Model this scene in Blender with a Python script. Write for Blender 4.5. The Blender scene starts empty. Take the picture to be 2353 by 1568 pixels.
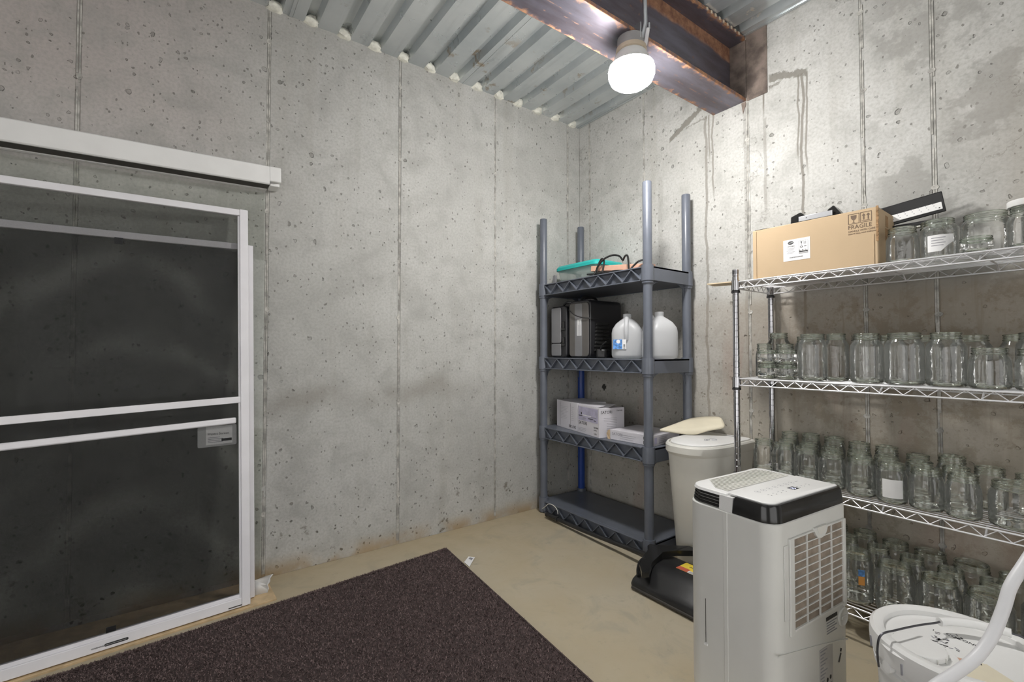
import bpy, bmesh, math, random
import numpy as np
from mathutils import Matrix, Vector
PI = math.pi
rnd = random.Random(7)
SC = bpy.context.scene
COL = SC.collection

# ---------------------------------------------------------------- camera, world, exposure
cam = bpy.data.cameras.new('camera')
cam.sensor_width = 36.0
cam.sensor_fit = 'HORIZONTAL'
cam.lens = 1054.77 * 36.0 / 2353.0
cam.clip_start = 0.02
camo = bpy.data.objects.new('camera', cam)
COL.objects.link(camo)
yaw, pitch = 0.94561, 0.02203
fw = Vector((math.cos(yaw) * math.cos(pitch), math.sin(yaw) * math.cos(pitch), math.sin(pitch)))
rt = Vector((math.sin(yaw), -math.cos(yaw), 0))
up = rt.cross(fw)
camo.matrix_world = Matrix(((rt.x, up.x, -fw.x, -2.2309), (rt.y, up.y, -fw.y, -2.2912), (rt.z, up.z, -fw.z, 1.0), (0, 0, 0, 1)))
SC.camera = camo
w = bpy.data.worlds.new('world')
SC.world = w
w.use_nodes = True
w.node_tree.nodes['Background'].inputs[0].default_value = (1.0, 0.985, 0.97, 1)
w.node_tree.nodes['Background'].inputs[1].default_value = 0.75
SC.view_settings.view_transform = 'Standard'
SC.view_settings.look = 'None'
SC.view_settings.gamma = 1.0
SC.view_settings.use_curve_mapping = False
SC.view_settings.exposure = 1.53
LAMP_STRENGTH = 80.0
try:
    SC.cycles.max_bounces = 16
    SC.cycles.diffuse_bounces = 4
    SC.cycles.glossy_bounces = 7
    SC.cycles.transmission_bounces = 10
    SC.cycles.transparent_max_bounces = 48
    SC.cycles.sample_clamp_indirect = 6.0
    SC.cycles.caustics_refractive = False
    SC.cycles.use_adaptive_sampling = True
    SC.cycles.adaptive_threshold = 0.06
    SC.cycles.adaptive_min_samples = 20
except Exception:
    pass

# ---------------------------------------------------------------- node helpers
class NB:
    def __init__(self, name):
        self.m = bpy.data.materials.new(name)
        self.m.use_nodes = True
        self.t = self.m.node_tree
        self.t.nodes.clear()
        self.out = self.t.nodes.new('ShaderNodeOutputMaterial')
        self._pos = None
    def n(self, typ, ins=None, **props):
        nd = self.t.nodes.new(typ)
        for k, v in props.items():
            setattr(nd, k, v)
        for k, v in (ins or {}).items():
            self.set(nd.inputs[k], v)
        return nd
    def set(self, sock, v):
        if hasattr(v, 'is_linked'):
            self.t.links.new(v, sock)
        else:
            if sock.type == 'RGBA' and not isinstance(v, (int, float)) and len(v) == 3:
                v = (*v, 1)
            sock.default_value = v
    def pos(self):
        if self._pos is None:
            self._pos = self.n('ShaderNodeNewGeometry').outputs['Position']
            s = self.n('ShaderNodeSeparateXYZ', {0: self._pos})
            self.x, self.y, self.z = s.outputs
        return self._pos
    def math(self, op, a, b=0.0, c=None, clamp=False):
        nd = self.n('ShaderNodeMath', operation=op, use_clamp=clamp)
        self.set(nd.inputs[0], a)
        self.set(nd.inputs[1], b)
        if c is not None:
            self.set(nd.inputs[2], c)
        return nd.outputs[0]
    def mr(self, v, a, b, c=0.0, d=1.0, smooth=True):
        nd = self.n('ShaderNodeMapRange', interpolation_type='SMOOTHSTEP' if smooth else 'LINEAR')
        for i, q in enumerate((v, a, b, c, d)):
            self.set(nd.inputs[i], q)
        return nd.outputs[0]
    def noise(self, vec, scale, detail=3.0, rough=0.5, dist=0.0):
        nd = self.n('ShaderNodeTexNoise', {'Vector': vec, 'Scale': scale, 'Detail': detail, 'Roughness': rough, 'Distortion': dist})
        return nd.outputs[0]
    def noisec(self, vec, scale, detail=2.0):
        return self.n('ShaderNodeTexNoise', {'Vector': vec, 'Scale': scale, 'Detail': detail}).outputs[1]
    def vec(self, x, y, z):
        nd = self.n('ShaderNodeCombineXYZ')
        for i, q in enumerate((x, y, z)):
            self.set(nd.inputs[i], q)
        return nd.outputs[0]
    def vscale(self, v, s):
        nd = self.n('ShaderNodeVectorMath', operation='MULTIPLY')
        self.set(nd.inputs[0], v)
        self.set(nd.inputs[1], s)
        return nd.outputs[0]
    def vadd(self, a, b):
        nd = self.n('ShaderNodeVectorMath', operation='ADD')
        self.set(nd.inputs[0], a)
        self.set(nd.inputs[1], b)
        return nd.outputs[0]
    def mix(self, f, a, b):
        nd = self.n('ShaderNodeMix', data_type='RGBA', clamp_factor=True)
        self.set(nd.inputs[0], f)
        self.set(nd.inputs[6], a)
        self.set(nd.inputs[7], b)
        return nd.outputs[2]
    def bump(self, h, strength, dist=0.01, normal=None):
        ins = {'Height': h, 'Strength': strength, 'Distance': dist}
        if normal is not None:
            ins['Normal'] = normal
        return self.n('ShaderNodeBump', ins).outputs[0]
    def bsdf(self, color, rough=0.5, metal=0.0, normal=None, spec=0.5, coat=0.0, **kw):
        ins = {'Base Color': color, 'Roughness': rough, 'Metallic': metal, 'Specular IOR Level': spec, 'Coat Weight': coat}
        if normal is not None:
            ins['Normal'] = normal
        ins.update(kw)
        return self.n('ShaderNodeBsdfPrincipled', ins)
    def done(self, sh):
        self.t.links.new(sh.outputs[0] if hasattr(sh, 'outputs') else sh, self.out.inputs[0])
        return self.m

def simple(name, color, rough=0.5, metal=0.0, vs=0.0, va=0.12, bs=0.0, bst=0.2, spec=0.5, coat=0.0, rv=0.0):
    b = NB(name)
    p = b.n('ShaderNodeTexCoord').outputs['Object']
    c = color
    f = b.noise(p, vs or 9.0, 4, 0.55)
    c = b.mix(b.mr(f, 0.3, 0.7), tuple(q * (1 - va) for q in color), tuple(min(1, q * (1 + va)) for q in color))
    nrm = None
    if bs:
        nrm = b.bump(b.noise(p, bs, 3), bst, 0.002)
    r = rough
    if rv:
        r = b.mr(f, 0.25, 0.75, rough - rv, rough + rv)
    return b.done(b.bsdf(c, r, metal, nrm, spec, coat))

# ---------------------------------------------------------------- concrete
def concrete(name, side):
    b = NB(name)
    P = b.pos()
    u = b.x if side == 'left' else b.y
    P2 = b.vec(u, 0.0, b.z)
    big = b.noise(P2, 1.3, 5, 0.55)
    mid = b.noise(P2, 7.0, 5, 0.6, 0.4)
    fine = b.noise(P2, 90.0, 3, 0.6)
    stk = b.noise(b.vscale(P2, (9.0, 1.0, 0.7)), 1.0, 4, 0.6)
    if side == 'left':
        c = b.mix(b.mr(big, 0.3, 0.7), (0.43, 0.43, 0.41), (0.54, 0.54, 0.52))
        warm = b.math('MULTIPLY', b.mr(b.math('MULTIPLY_ADD', b.noise(P2, 1.1, 3), 0.8, u), -1.2, -2.2), b.mr(b.z, 1.3, 2.2))
        c = b.mix(warm, c, (0.47, 0.43, 0.41))
    else:
        c = b.mix(b.mr(big, 0.3, 0.7), (0.47, 0.468, 0.445), (0.60, 0.598, 0.58))
    c = b.mix(b.mr(mid, 0.42, 0.72, 0.0, 0.55), c, (0.335, 0.335, 0.315))
    c = b.mix(b.mr(stk, 0.52, 0.78, 0.0, 0.35), c, (0.34, 0.325, 0.285))
    c = b.mix(b.mr(fine, 0.35, 0.75, 0.0, 0.38), c, (0.27, 0.265, 0.24))
    # air pits: several sizes, irregular outlines
    warp = b.vadd(P2, b.vscale(b.noisec(P2, 55.0, 3), (0.016, 0.0, 0.016)))
    def pits(scale, frac, r0, r1, seed, dens=None, stretch=(1, 1, 1)):
        v = b.n('ShaderNodeTexVoronoi', {'Vector': b.vscale(b.vadd(warp, (seed, 0.0, seed * 0.7)), stretch), 'Scale': scale, 'Randomness': 1.0})
        rv = b.n('ShaderNodeSeparateColor', {0: v.outputs['Color']}).outputs[0]
        thr = frac if dens is None else b.math('SUBTRACT', 1.0, b.math('MULTIPLY', 1.0 - frac, dens))
        R = b.math('MULTIPLY', b.mr(rv, thr, 1.0, r0, r1, False), b.math('GREATER_THAN', rv, thr))
        d = v.outputs['Distance']
        return b.math('MULTIPLY', b.mr(b.math('SUBTRACT', R, d), 0.0, 0.05), b.math('GREATER_THAN', rv, thr))
    if side == 'left':
        dens_up = b.math('ADD', b.mr(b.math('ADD', u, b.math('MULTIPLY', b.z, -0.5)), -1.9, -3.0, 0.30, 1.9), 0.0)
        low = b.mr(b.math('MULTIPLY_ADD', b.noise(P2, 2.5, 2), 0.35, b.z), 0.18, 0.75, 1.0, 0.0)
    else:
        dens_up = 1.0
        low = b.mr(b.math('MULTIPLY_ADD', b.noise(P2, 2.5, 2), 0.4, b.z), 0.7, 1.3, 1.0, 0.0)
    pa = pits(15.0, 0.80, 0.05, 0.19, 0.0, dens_up)
    pb = pits(38.0, 0.72, 0.07, 0.26, 3.3, dens_up)
    pc = pits(26.0, 0.90, 0.06, 0.20, 7.1, None, (1.0, 1.0, 0.6))
    pd = pits(62.0, 0.70, 0.08, 0.30, 11.0, None, (1.0, 1.0, 0.7))
    lo1 = b.math('MULTIPLY', pits(36.0, 0.66, 0.07, 0.26, 5.0), low)
    lo2 = b.math('MULTIPLY', pits(14.0, 0.86, 0.05, 0.15, 9.0), low)
    relief = b.math('MAXIMUM', b.math('MAXIMUM', pa, pb), pc)
    half = b.mr(b.noise(P2, 6.0, 1), 0.35, 0.6, 0.15, 0.6)
    c = b.mix(b.math('MULTIPLY', relief, half), c, (0.15, 0.145, 0.13))
    c = b.mix(b.math('MULTIPLY', pd, 0.7), c, (0.14, 0.135, 0.12))
    c = b.mix(b.math('MULTIPLY', b.math('MAXIMUM', lo1, lo2), 0.85), c, (0.085, 0.078, 0.06))
    rel = b.math('MAXIMUM', relief, b.math('MAXIMUM', lo1, lo2))
    if side == 'left':
        # lift line stain sagging across the wall, ochre dust at the foot
        yl = b.math('MULTIPLY_ADD', b.noise(b.vec(u, 0.0, 0.0), 2.2, 2), 0.3, 0.62)
        dl = b.math('ABSOLUTE', b.math('SUBTRACT', b.z, yl))
        band = b.math('MULTIPLY', b.mr(dl, 0.0, 0.09, 0.55, 0.0), b.mr(b.noise(P2, 3.0, 3), 0.35, 0.62))
        c = b.mix(b.math('MULTIPLY', band, b.mr(u, -0.7, -1.2)), c, (0.25, 0.235, 0.205))
        foot = b.math('MULTIPLY', b.mr(b.z, 0.10, 0.0), b.mr(b.noise(P2, 5.0, 4), 0.35, 0.6))
        c = b.mix(foot, c, (0.36, 0.28, 0.18))
        mould = b.math('MULTIPLY', b.mr(b.noise(P2, 9.0, 6, 0.7), 0.60, 0.68), b.mr(b.z, 0.42, 0.05))
        c = b.mix(mould, c, (0.13, 0.11, 0.08))
    else:
        # wet runs below the beam seat, each with its own course
        def run(y0, zt, zb, wd, seed, amt=0.8, amp=0.05, freq=3.0, col=(0.22, 0.205, 0.18)):
            nonlocal c
            wob = b.math('MULTIPLY', b.math('SUBTRACT', b.noise(b.vec(seed, 0.0, b.z), freq, 4, 0.6), 0.5), amp)
            d = b.math('ABSOLUTE', b.math('SUBTRACT', b.math('ADD', b.y, wob), y0))
            m = b.math('MULTIPLY', b.mr(d, wd * 0.55, wd, 1.0, 0.0), b.math('MULTIPLY', b.mr(b.z, zb, zb + 0.12), b.mr(b.z, zt + 0.01, zt)))
            c = b.mix(b.math('MULTIPLY', m, amt), c, col)
        run(-0.948, 2.235, 0.55, 0.009, 1.0, 0.7, 0.06, 4.0)
        run(-0.985, 2.235, 1.75, 0.006, 2.0, 0.75, 0.06)
        run(-0.966, 2.235, 1.95, 0.005, 2.9, 0.8, 0.04)
        run(-1.153, 2.22, 0.95, 0.008, 3.0, 0.35, 0.02)
        run(-1.242, 2.235, 2.07, 0.005, 4.0, 0.95, 0.01)
        run(-1.25, 2.10, 1.60, 0.009, 4.6, 0.45, 0.04)
        run(-1.407, 2.235, 0.90, 0.007, 5.0, 0.85, 0.06)
        run(-1.425, 2.235, 1.75, 0.005, 6.0, 0.8, 0.05)
        run(-1.393, 2.235, 1.80, 0.005, 8.0, 0.8, 0.06)
        run(-0.66, 2.0, 0.7, 0.02, 9.0, 0.18, 0.06)
        run(-1.55, 1.2, 0.5, 0.004, 12.0, 0.6, 0.05)
        run(-1.82, 1.3, 0.45, 0.004, 13.0, 0.5, 0.05)
        # slanting wet seep each side of the beam pocket
        def seep(ya, za, yb, zb_, wd, seed, amt):
            nonlocal c
            t = b.mr(b.y, ya, yb, 0.0, 1.0, False)
            zc = b.math('ADD', b.math('MULTIPLY_ADD', t, zb_ - za, za), b.math('MULTIPLY', b.math('SUBTRACT', b.noise(P2, 26.0, 6, 0.75), 0.5), 0.075))
            d = b.math('ABSOLUTE', b.math('SUBTRACT', b.z, zc))
            lo, hi = min(ya, yb), max(ya, yb)
            m = b.math('MULTIPLY', b.mr(d, wd * 0.7, wd, 1.0, 0.0), b.math('MULTIPLY', b.mr(b.y, lo, lo + 0.012), b.mr(b.y, hi, hi - 0.012)))
            c = b.mix(b.math('MULTIPLY', m, amt), c, (0.20, 0.19, 0.165))
        seep(-0.72, 2.19, -0.93, 2.30, 0.022, 0, 0.85)
        seep(-1.262, 2.285, -1.435, 2.238, 0.020, 1, 0.85)
        seep(-1.262, 2.235, -1.33, 2.245, 0.006, 1, 0.7)
        seep(-0.82, 2.215, -0.96, 2.235, 0.005, 1, 0.7)
        # damp grey fields; brown dirt and painted shelf shade behind the wire shelving
        fld = b.math('MULTIPLY', b.mr(b.noise(b.vadd(P2, (4.0, 0.0, 1.0)), 2.4, 6, 0.66), 0.49, 0.53), b.mr(b.y, -1.60, -1.72))
        c = b.mix(b.math('MULTIPLY', fld, 0.6), c, (0.30, 0.295, 0.275))
        crk = b.math('MULTIPLY', b.mr(b.math('ABSOLUTE', b.math('SUBTRACT', b.noise(b.vadd(P2, (2.0, 0.0, 3.0)), 3.0, 6, 0.6), 0.5)), 0.0, 0.006, 1.0, 0.0), b.mr(b.noise(P2, 1.5, 1), 0.5, 0.6))
        c = b.mix(b.math('MULTIPLY', crk, 0.55), c, (0.2, 0.19, 0.17))
        warm = b.math('MULTIPLY', b.mr(b.math('MULTIPLY_ADD', b.noise(P2, 2.0, 3), 0.5, b.y), -1.55, -2.1), b.mr(b.z, 2.3, 1.6))
        c = b.mix(b.math('MULTIPLY', warm, 0.6), c, (0.37, 0.32, 0.26))
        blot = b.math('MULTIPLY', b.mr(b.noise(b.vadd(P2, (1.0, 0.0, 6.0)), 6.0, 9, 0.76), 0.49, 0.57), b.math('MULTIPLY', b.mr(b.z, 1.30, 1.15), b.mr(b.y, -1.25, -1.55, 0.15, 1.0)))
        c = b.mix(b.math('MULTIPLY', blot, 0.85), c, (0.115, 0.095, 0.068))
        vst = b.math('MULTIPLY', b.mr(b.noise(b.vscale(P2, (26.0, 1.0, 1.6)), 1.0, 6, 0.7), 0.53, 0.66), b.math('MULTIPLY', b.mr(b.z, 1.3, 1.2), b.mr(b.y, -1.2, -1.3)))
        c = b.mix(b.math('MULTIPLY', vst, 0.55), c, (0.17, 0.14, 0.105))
        spk = b.math('MULTIPLY', b.mr(b.noise(b.vadd(P2, (9.0, 0.0, 2.0)), 30.0, 5, 0.7), 0.60, 0.66), b.math('MULTIPLY', b.mr(b.z, 1.2, 0.7), b.mr(b.y, -0.2, -0.9, 0.4, 1.0)))
        c = b.mix(b.math('MULTIPLY', spk, 0.85), c, (0.075, 0.062, 0.045))
        tan = b.math('MULTIPLY', b.mr(b.z, 1.32, 1.20), b.mr(b.y, -0.9, -1.35, 0.45, 1.0))  # tan tone carries the top shelf's shadow as well as dirt, darker higher up
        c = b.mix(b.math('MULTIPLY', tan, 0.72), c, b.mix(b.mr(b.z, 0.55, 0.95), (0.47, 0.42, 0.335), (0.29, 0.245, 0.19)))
        rstn = b.math('MULTIPLY', b.mr(b.noise(b.vscale(P2, (5.0, 1.0, 1.2)), 1.0, 4), 0.56, 0.66), b.mr(b.z, 1.2, 0.9))
        c = b.mix(b.math('MULTIPLY', rstn, 0.3), c, (0.36, 0.24, 0.19))
        spl = b.n('ShaderNodeVectorMath', operation='DISTANCE')
        b.set(spl.inputs[0], b.vadd(P2, b.vscale(b.noisec(P2, 60.0, 3), (0.03, 0.0, 0.03))))
        spl.inputs[1].default_value = (-0.206, 0.0, 0.782)
        c = b.mix(b.mr(spl.outputs['Value'], 0.016, 0.022, 0.95, 0.0), c, (0.03, 0.028, 0.025))
    h = b.math('ADD', b.math('MULTIPLY', rel, -1.0), b.math('MULTIPLY_ADD', fine, 0.16, b.math('MULTIPLY', mid, 0.5 if side == 'left' else 0.9)))
    nrm = b.bump(h, 0.85, 0.007)
    return b.done(b.bsdf(c, b.mr(mid, 0.3, 0.7, 0.72, 0.92), 0.0, nrm, 0.3))

M = {}
M['conc_left'] = concrete('concrete_left', 'left')
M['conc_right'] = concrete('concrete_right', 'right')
M['joint'] = simple('joint_concrete', (0.43, 0.42, 0.39), 0.9, vs=30, va=0.35, bs=120, bst=0.5)
M['conc_plain'] = simple('concrete_plain', (0.42, 0.41, 0.38), 0.9, vs=5, va=0.2, bs=80, bst=0.3)
M['mortar'] = simple('dark_mortar', (0.17, 0.135, 0.115), 0.85, vs=14, va=0.45, bs=160, bst=0.6)

def floor_mat():
    b = NB('floor_concrete')
    P = b.pos()
    n1 = b.noise(P, 1.6, 5, 0.6)
    n2 = b.noise(P, 6.0, 5, 0.65, 0.8)
    n3 = b.noise(P, 70.0, 3)
    c = b.mix(b.mr(n1, 0.3, 0.7), (0.45, 0.38, 0.26), (0.48, 0.43, 0.33))
    c = b.mix(b.mr(n2, 0.5, 0.75, 0.0, 0.55), c, (0.335, 0.31, 0.255))
    c = b.mix(b.mr(b.noise(P, 13.0, 6, 0.7), 0.58, 0.75, 0.0, 0.5), c, (0.27, 0.245, 0.205))
    edge = b.math('MULTIPLY', b.mr(b.y, -0.35, -0.02), 0.5)
    c = b.mix(edge, c, (0.42, 0.34, 0.215))
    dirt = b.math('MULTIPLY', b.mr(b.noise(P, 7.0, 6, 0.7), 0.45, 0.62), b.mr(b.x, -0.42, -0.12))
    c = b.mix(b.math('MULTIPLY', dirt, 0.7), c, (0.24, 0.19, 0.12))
    c = b.mix(b.mr(n3, 0.62, 0.8, 0.0, 0.3), c, (0.33, 0.29, 0.23))
    nrm = b.bump(b.math('ADD', n2, b.math('MULTIPLY', n3, 0.15)), 0.12, 0.004)
    return b.done(b.bsdf(c, b.mr(n2, 0.3, 0.7, 0.42, 0.7), 0, nrm, 0.4))
M['floor'] = floor_mat()

def deck_mat():
    b = NB('galvanised_deck')
    P = b.pos()
    n1 = b.noise(P, 3.0, 4)
    sp = b.n('ShaderNodeTexVoronoi', {'Vector': P, 'Scale': 60.0}).outputs['Color']
    spv = b.n('ShaderNodeSeparateColor', {0: sp}).outputs[0]
    st = b.noise(b.vscale(P, (14.0, 1.0, 1.0)), 2.0, 4)
    c = b.mix(b.mr(n1, 0.3, 0.7), (0.52, 0.56, 0.58), (0.70, 0.73, 0.74))
    c = b.mix(b.math('MULTIPLY', spv, 0.22), c, (0.66, 0.68, 0.69))
    c = b.mix(b.mr(st, 0.5, 0.75, 0, 0.35), c, (0.36, 0.38, 0.38))
    rust = b.math('MULTIPLY', b.mr(b.noise(P, 7.5, 5, 0.65), 0.60, 0.68), b.mr(b.noise(P, 1.7, 2), 0.42, 0.55))
    c = b.mix(b.math('MULTIPLY', rust, 0.8), c, (0.24, 0.17, 0.09))
    r = b.math('SUBTRACT', b.mr(b.noise(P, 9.0, 3), 0.3, 0.7, 0.26, 0.42), b.mr(b.y, -1.05, -1.1, 0.0, 0.16))
    return b.done(b.bsdf(c, r, b.mr(rust, 0, 1, 0.62, 0.1), b.bump(st, 0.05, 0.003), 0.5))
M['deck'] = deck_mat()

def beam_mat(part):
    b = NB('mill_steel_' + part)
    P = b.pos()
    s = b.vscale(P, (1.0, 5.0, 5.0))
    n1 = b.noise(s, 2.5, 5, 0.6)
    n2 = b.noise(P, 26.0, 6, 0.7)
    c = b.mix(b.mr(n1, 0.3, 0.7), (0.12, 0.10, 0.115), (0.20, 0.19, 0.235))
    rustc = b.mix(b.mr(n2, 0.3, 0.7), (0.20, 0.085, 0.045), (0.46, 0.24, 0.13))
    e = b.math('ABSOLUTE', b.math('ADD', b.y, 1.075))
    if part == 'web':
        band = b.math('MULTIPLY', b.mr(b.math('MULTIPLY_ADD', b.noise(P, 9.0, 4), 0.05, b.z), 2.475, 2.50), b.mr(b.z, 2.54, 2.525))
        m = b.math('MAXIMUM', b.math('MULTIPLY', band, 0.9), b.mr(b.noise(P, 30, 5), 0.66, 0.74, 0, 0.4))
    else:
        m = b.mr(b.math('MULTIPLY_ADD', b.math('SUBTRACT', n2, 0.5), 0.11, e), 0.066, 0.092)
        m = b.math('MAXIMUM', m, b.mr(b.noise(P, 40, 6), 0.66, 0.74, 0, 0.5))
        m = b.math('MAXIMUM', m, b.math('MULTIPLY', b.mr(b.math('ABSOLUTE', b.math('SUBTRACT', e, 0.012)), 0.0, 0.004, 1, 0), b.mr(n2, 0.5, 0.6, 0, 0.5)))
    c = b.mix(m, c, rustc)
    return b.done(b.bsdf(c, b.mr(m, 0, 1, 0.36, 0.8), b.mr(m, 0, 1, 0.55, 0.0), b.bump(n2, 0.12, 0.003), 0.5))
M['beam_f'] = beam_mat('flange')
M['beam_w'] = beam_mat('web')
M['white'] = simple('white_plastic', (0.80, 0.80, 0.79), 0.38, va=0.03, bs=200, bst=0.03)
M['white_metal'] = simple('white_painted_metal', (0.78, 0.77, 0.80), 0.35, va=0.03)
M['offwhite'] = simple('off_white_plastic', (0.70, 0.70, 0.67), 0.35, va=0.02)
M['cream'] = simple('cream_plastic', (0.72, 0.71, 0.66), 0.42, va=0.03)
M['black'] = simple('black_plastic', (0.018, 0.018, 0.019), 0.35, va=0.2, bs=300, bst=0.1)
M['black_gloss'] = simple('black_gloss', (0.02, 0.02, 0.02), 0.16, va=0.1)
M['case_black'] = simple('case_black', (0.020, 0.020, 0.023), 0.34, va=0.15, bs=400, bst=0.15)
M['grey_face'] = simple('grey_case_face', (0.21, 0.21, 0.22), 0.42, va=0.05)
M['taupe_face'] = simple('taupe_case_face', (0.12, 0.112, 0.105), 0.4, va=0.06)
M['shelf'] = simple('slate_plastic', (0.118, 0.131, 0.160), 0.34, va=0.08, bs=260, bst=0.12)
M['shelf_dark'] = simple('slate_plastic_inner', (0.10, 0.108, 0.13), 0.5, va=0.08)
M['shelf_blue_cast'] = simple('blue_cast_plastic', (0.012, 0.05, 0.27), 0.35, va=0.08)
M['chrome'] = simple('chrome', (0.46, 0.46, 0.48), 0.10, 1.0, va=0.06, rv=0.03)
M['chrome_wire'] = simple('chrome_wire', (0.80, 0.80, 0.82), 0.30, 0.55, va=0.04)
M['chrome_dark'] = simple('chrome_groove', (0.10, 0.10, 0.105), 0.3, 0.9)
M['steel'] = simple('zinc_steel', (0.55, 0.56, 0.58), 0.35, 0.9, va=0.08)
M['wire'] = simple('steel_wire', (0.10, 0.10, 0.11), 0.4, 0.7)
M['foam'] = simple('foam_filler', (0.80, 0.79, 0.71), 0.9, vs=40, va=0.15, bs=60, bst=0.8)
M['slot'] = simple('dark_slot', (0.05, 0.045, 0.04), 0.7)
M['card'] = simple('cardboard', (0.53, 0.395, 0.25), 0.8, vs=3, va=0.06, bs=150, bst=0.08)
M['card_edge'] = simple('cardboard_edge', (0.36, 0.22, 0.11), 0.85, vs=60, va=0.25)
M['paper'] = simple('white_paper', (0.82, 0.82, 0.82), 0.6, va=0.02)
M['paper_cream'] = simple('cream_paper', (0.74, 0.68, 0.53), 0.7, vs=8, va=0.05, bs=40, bst=0.1)
M['box_white'] = simple('printed_carton', (0.66, 0.645, 0.69), 0.5, va=0.03)
M['ink'] = simple('ink_black', (0.02, 0.02, 0.022), 0.6)
M['ink_grey'] = simple('ink_grey', (0.30, 0.30, 0.33), 0.6)
M['ink_lilac'] = simple('ink_lilac', (0.46, 0.44, 0.58), 0.55, vs=20, va=0.15)
M['ink_brown'] = simple('ink_brown', (0.16, 0.11, 0.075), 0.7)
M['ink_blue'] = simple('ink_blue', (0.10, 0.27, 0.62), 0.5, vs=90, va=0.5)
M['teal'] = simple('teal_lid', (0.018, 0.43, 0.40), 0.38, va=0.05)
M['salmon'] = simple('salmon_bar', (0.62, 0.37, 0.27), 0.6, vs=20, va=0.05)
M['plywood'] = simple('pale_plywood', (0.60, 0.45, 0.27), 0.75, vs=25, va=0.15, bs=90, bst=0.2)
M['wood'] = simple('pale_wood', (0.66, 0.54, 0.37), 0.7, vs=30, va=0.1)
M['yellow'] = simple('yellow_label', (0.80, 0.60, 0.06), 0.45)
M['red'] = simple('red_label', (0.55, 0.12, 0.07), 0.5)
M['orange'] = simple('orange_label', (0.70, 0.32, 0.07), 0.5)
M['filter'] = simple('brown_filter', (0.30, 0.245, 0.195), 0.85, vs=30, va=0.2, bs=900, bst=0.6)
M['label_grey'] = simple('grey_rating_label', (0.50, 0.49, 0.48), 0.5)
M['hose'] = simple('white_hose', (0.70, 0.70, 0.72), 0.42, va=0.03)
M['porcelain'] = simple('grey_box_paint', (0.35, 0.34, 0.34), 0.5)
M['tan_ring'] = simple('tan_ring', (0.62, 0.52, 0.40), 0.55)
M['rug'] = simple('rug_backing', (0.06, 0.042, 0.041), 0.95, vs=60, va=0.3)
M['tote_fill'] = simple('white_cloth', (0.80, 0.82, 0.79), 0.8, vs=16, va=0.12)

def rug_pile():
    b = NB('rug_pile')
    P = b.pos()
    n = b.noise(P, 220.0, 2)
    n2 = b.noise(P, 14.0, 4)
    c = b.mix(b.mr(n, 0.3, 0.7), (0.09, 0.066, 0.064), (0.27, 0.20, 0.195))
    c = b.mix(b.mr(n2, 0.4, 0.7, 0, 0.3), c, (0.11, 0.08, 0.078))
    return b.done(b.bsdf(c, 0.9, 0, None, 0.15))
M['pile'] = rug_pile()

def glass(name, tint, edge, refl=1.7, wav=0.25, bs=35.0, rough=0.015, haze=0.0):
    b = NB(name)
    P = b.n('ShaderNodeTexCoord').outputs['Object']
    nrm = b.bump(b.noise(P, bs, 2), wav, 0.004)
    fr = b.n('ShaderNodeFresnel', {'IOR': 1.45}).outputs[0]
    lw = b.n('ShaderNodeLayerWeight', {'Blend': 0.5}).outputs['Facing']
    col = b.mix(b.math('POWER', lw, 5.0), tint, edge)
    tr = b.n('ShaderNodeBsdfTransparent', {'Color': col})
    gl = b.n('ShaderNodeBsdfGlossy', {'Color': (1, 1, 1), 'Roughness': rough, 'Normal': nrm})
    f = b.math('MULTIPLY', fr, refl, clamp=True)
    mx = b.n('ShaderNodeMixShader', {0: f, 1: tr.outputs[0], 2: gl.outputs[0]})
    if haze:
        d1_ = b.n('ShaderNodeBsdfDiffuse', {'Color': (0.86, 0.89, 0.85)})
        d2_ = b.n('ShaderNodeBsdfTranslucent', {'Color': (0.86, 0.89, 0.85)})
        df = b.n('ShaderNodeMixShader', {0: 0.5, 1: d1_.outputs[0], 2: d2_.outputs[0]})
        mx = b.n('ShaderNodeMixShader', {0: haze, 1: mx.outputs[0], 2: df.outputs[0]})
    return b.done(mx)
M['glass'] = glass('jar_glass', (0.998, 1.0, 0.996), (0.95, 0.98, 0.945), 1.5, 0.30, 45, haze=0.042)
M['glass_thick'] = glass('jar_glass_base', (0.955, 0.97, 0.95), (0.84, 0.88, 0.83), 2.4, 0.9, 60, haze=0.06)
M['pane'] = glass('green_pane', (0.982, 0.99, 0.978), (0.88, 0.93, 0.87), 0.45, 0.05, 3)

def solid_glass():
    b = NB('jar_glass_solid')
    p = b.n('ShaderNodeTexCoord').outputs['Object']
    nrm = b.bump(b.noise(p, 60.0, 2), 0.25, 0.003)
    g = b.n('ShaderNodeBsdfGlass', {'Color': (0.95, 0.975, 0.945, 1), 'Roughness': 0.0, 'IOR': 1.5, 'Normal': nrm})
    return b.done(g)
M['glass_solid'] = solid_glass()

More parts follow.
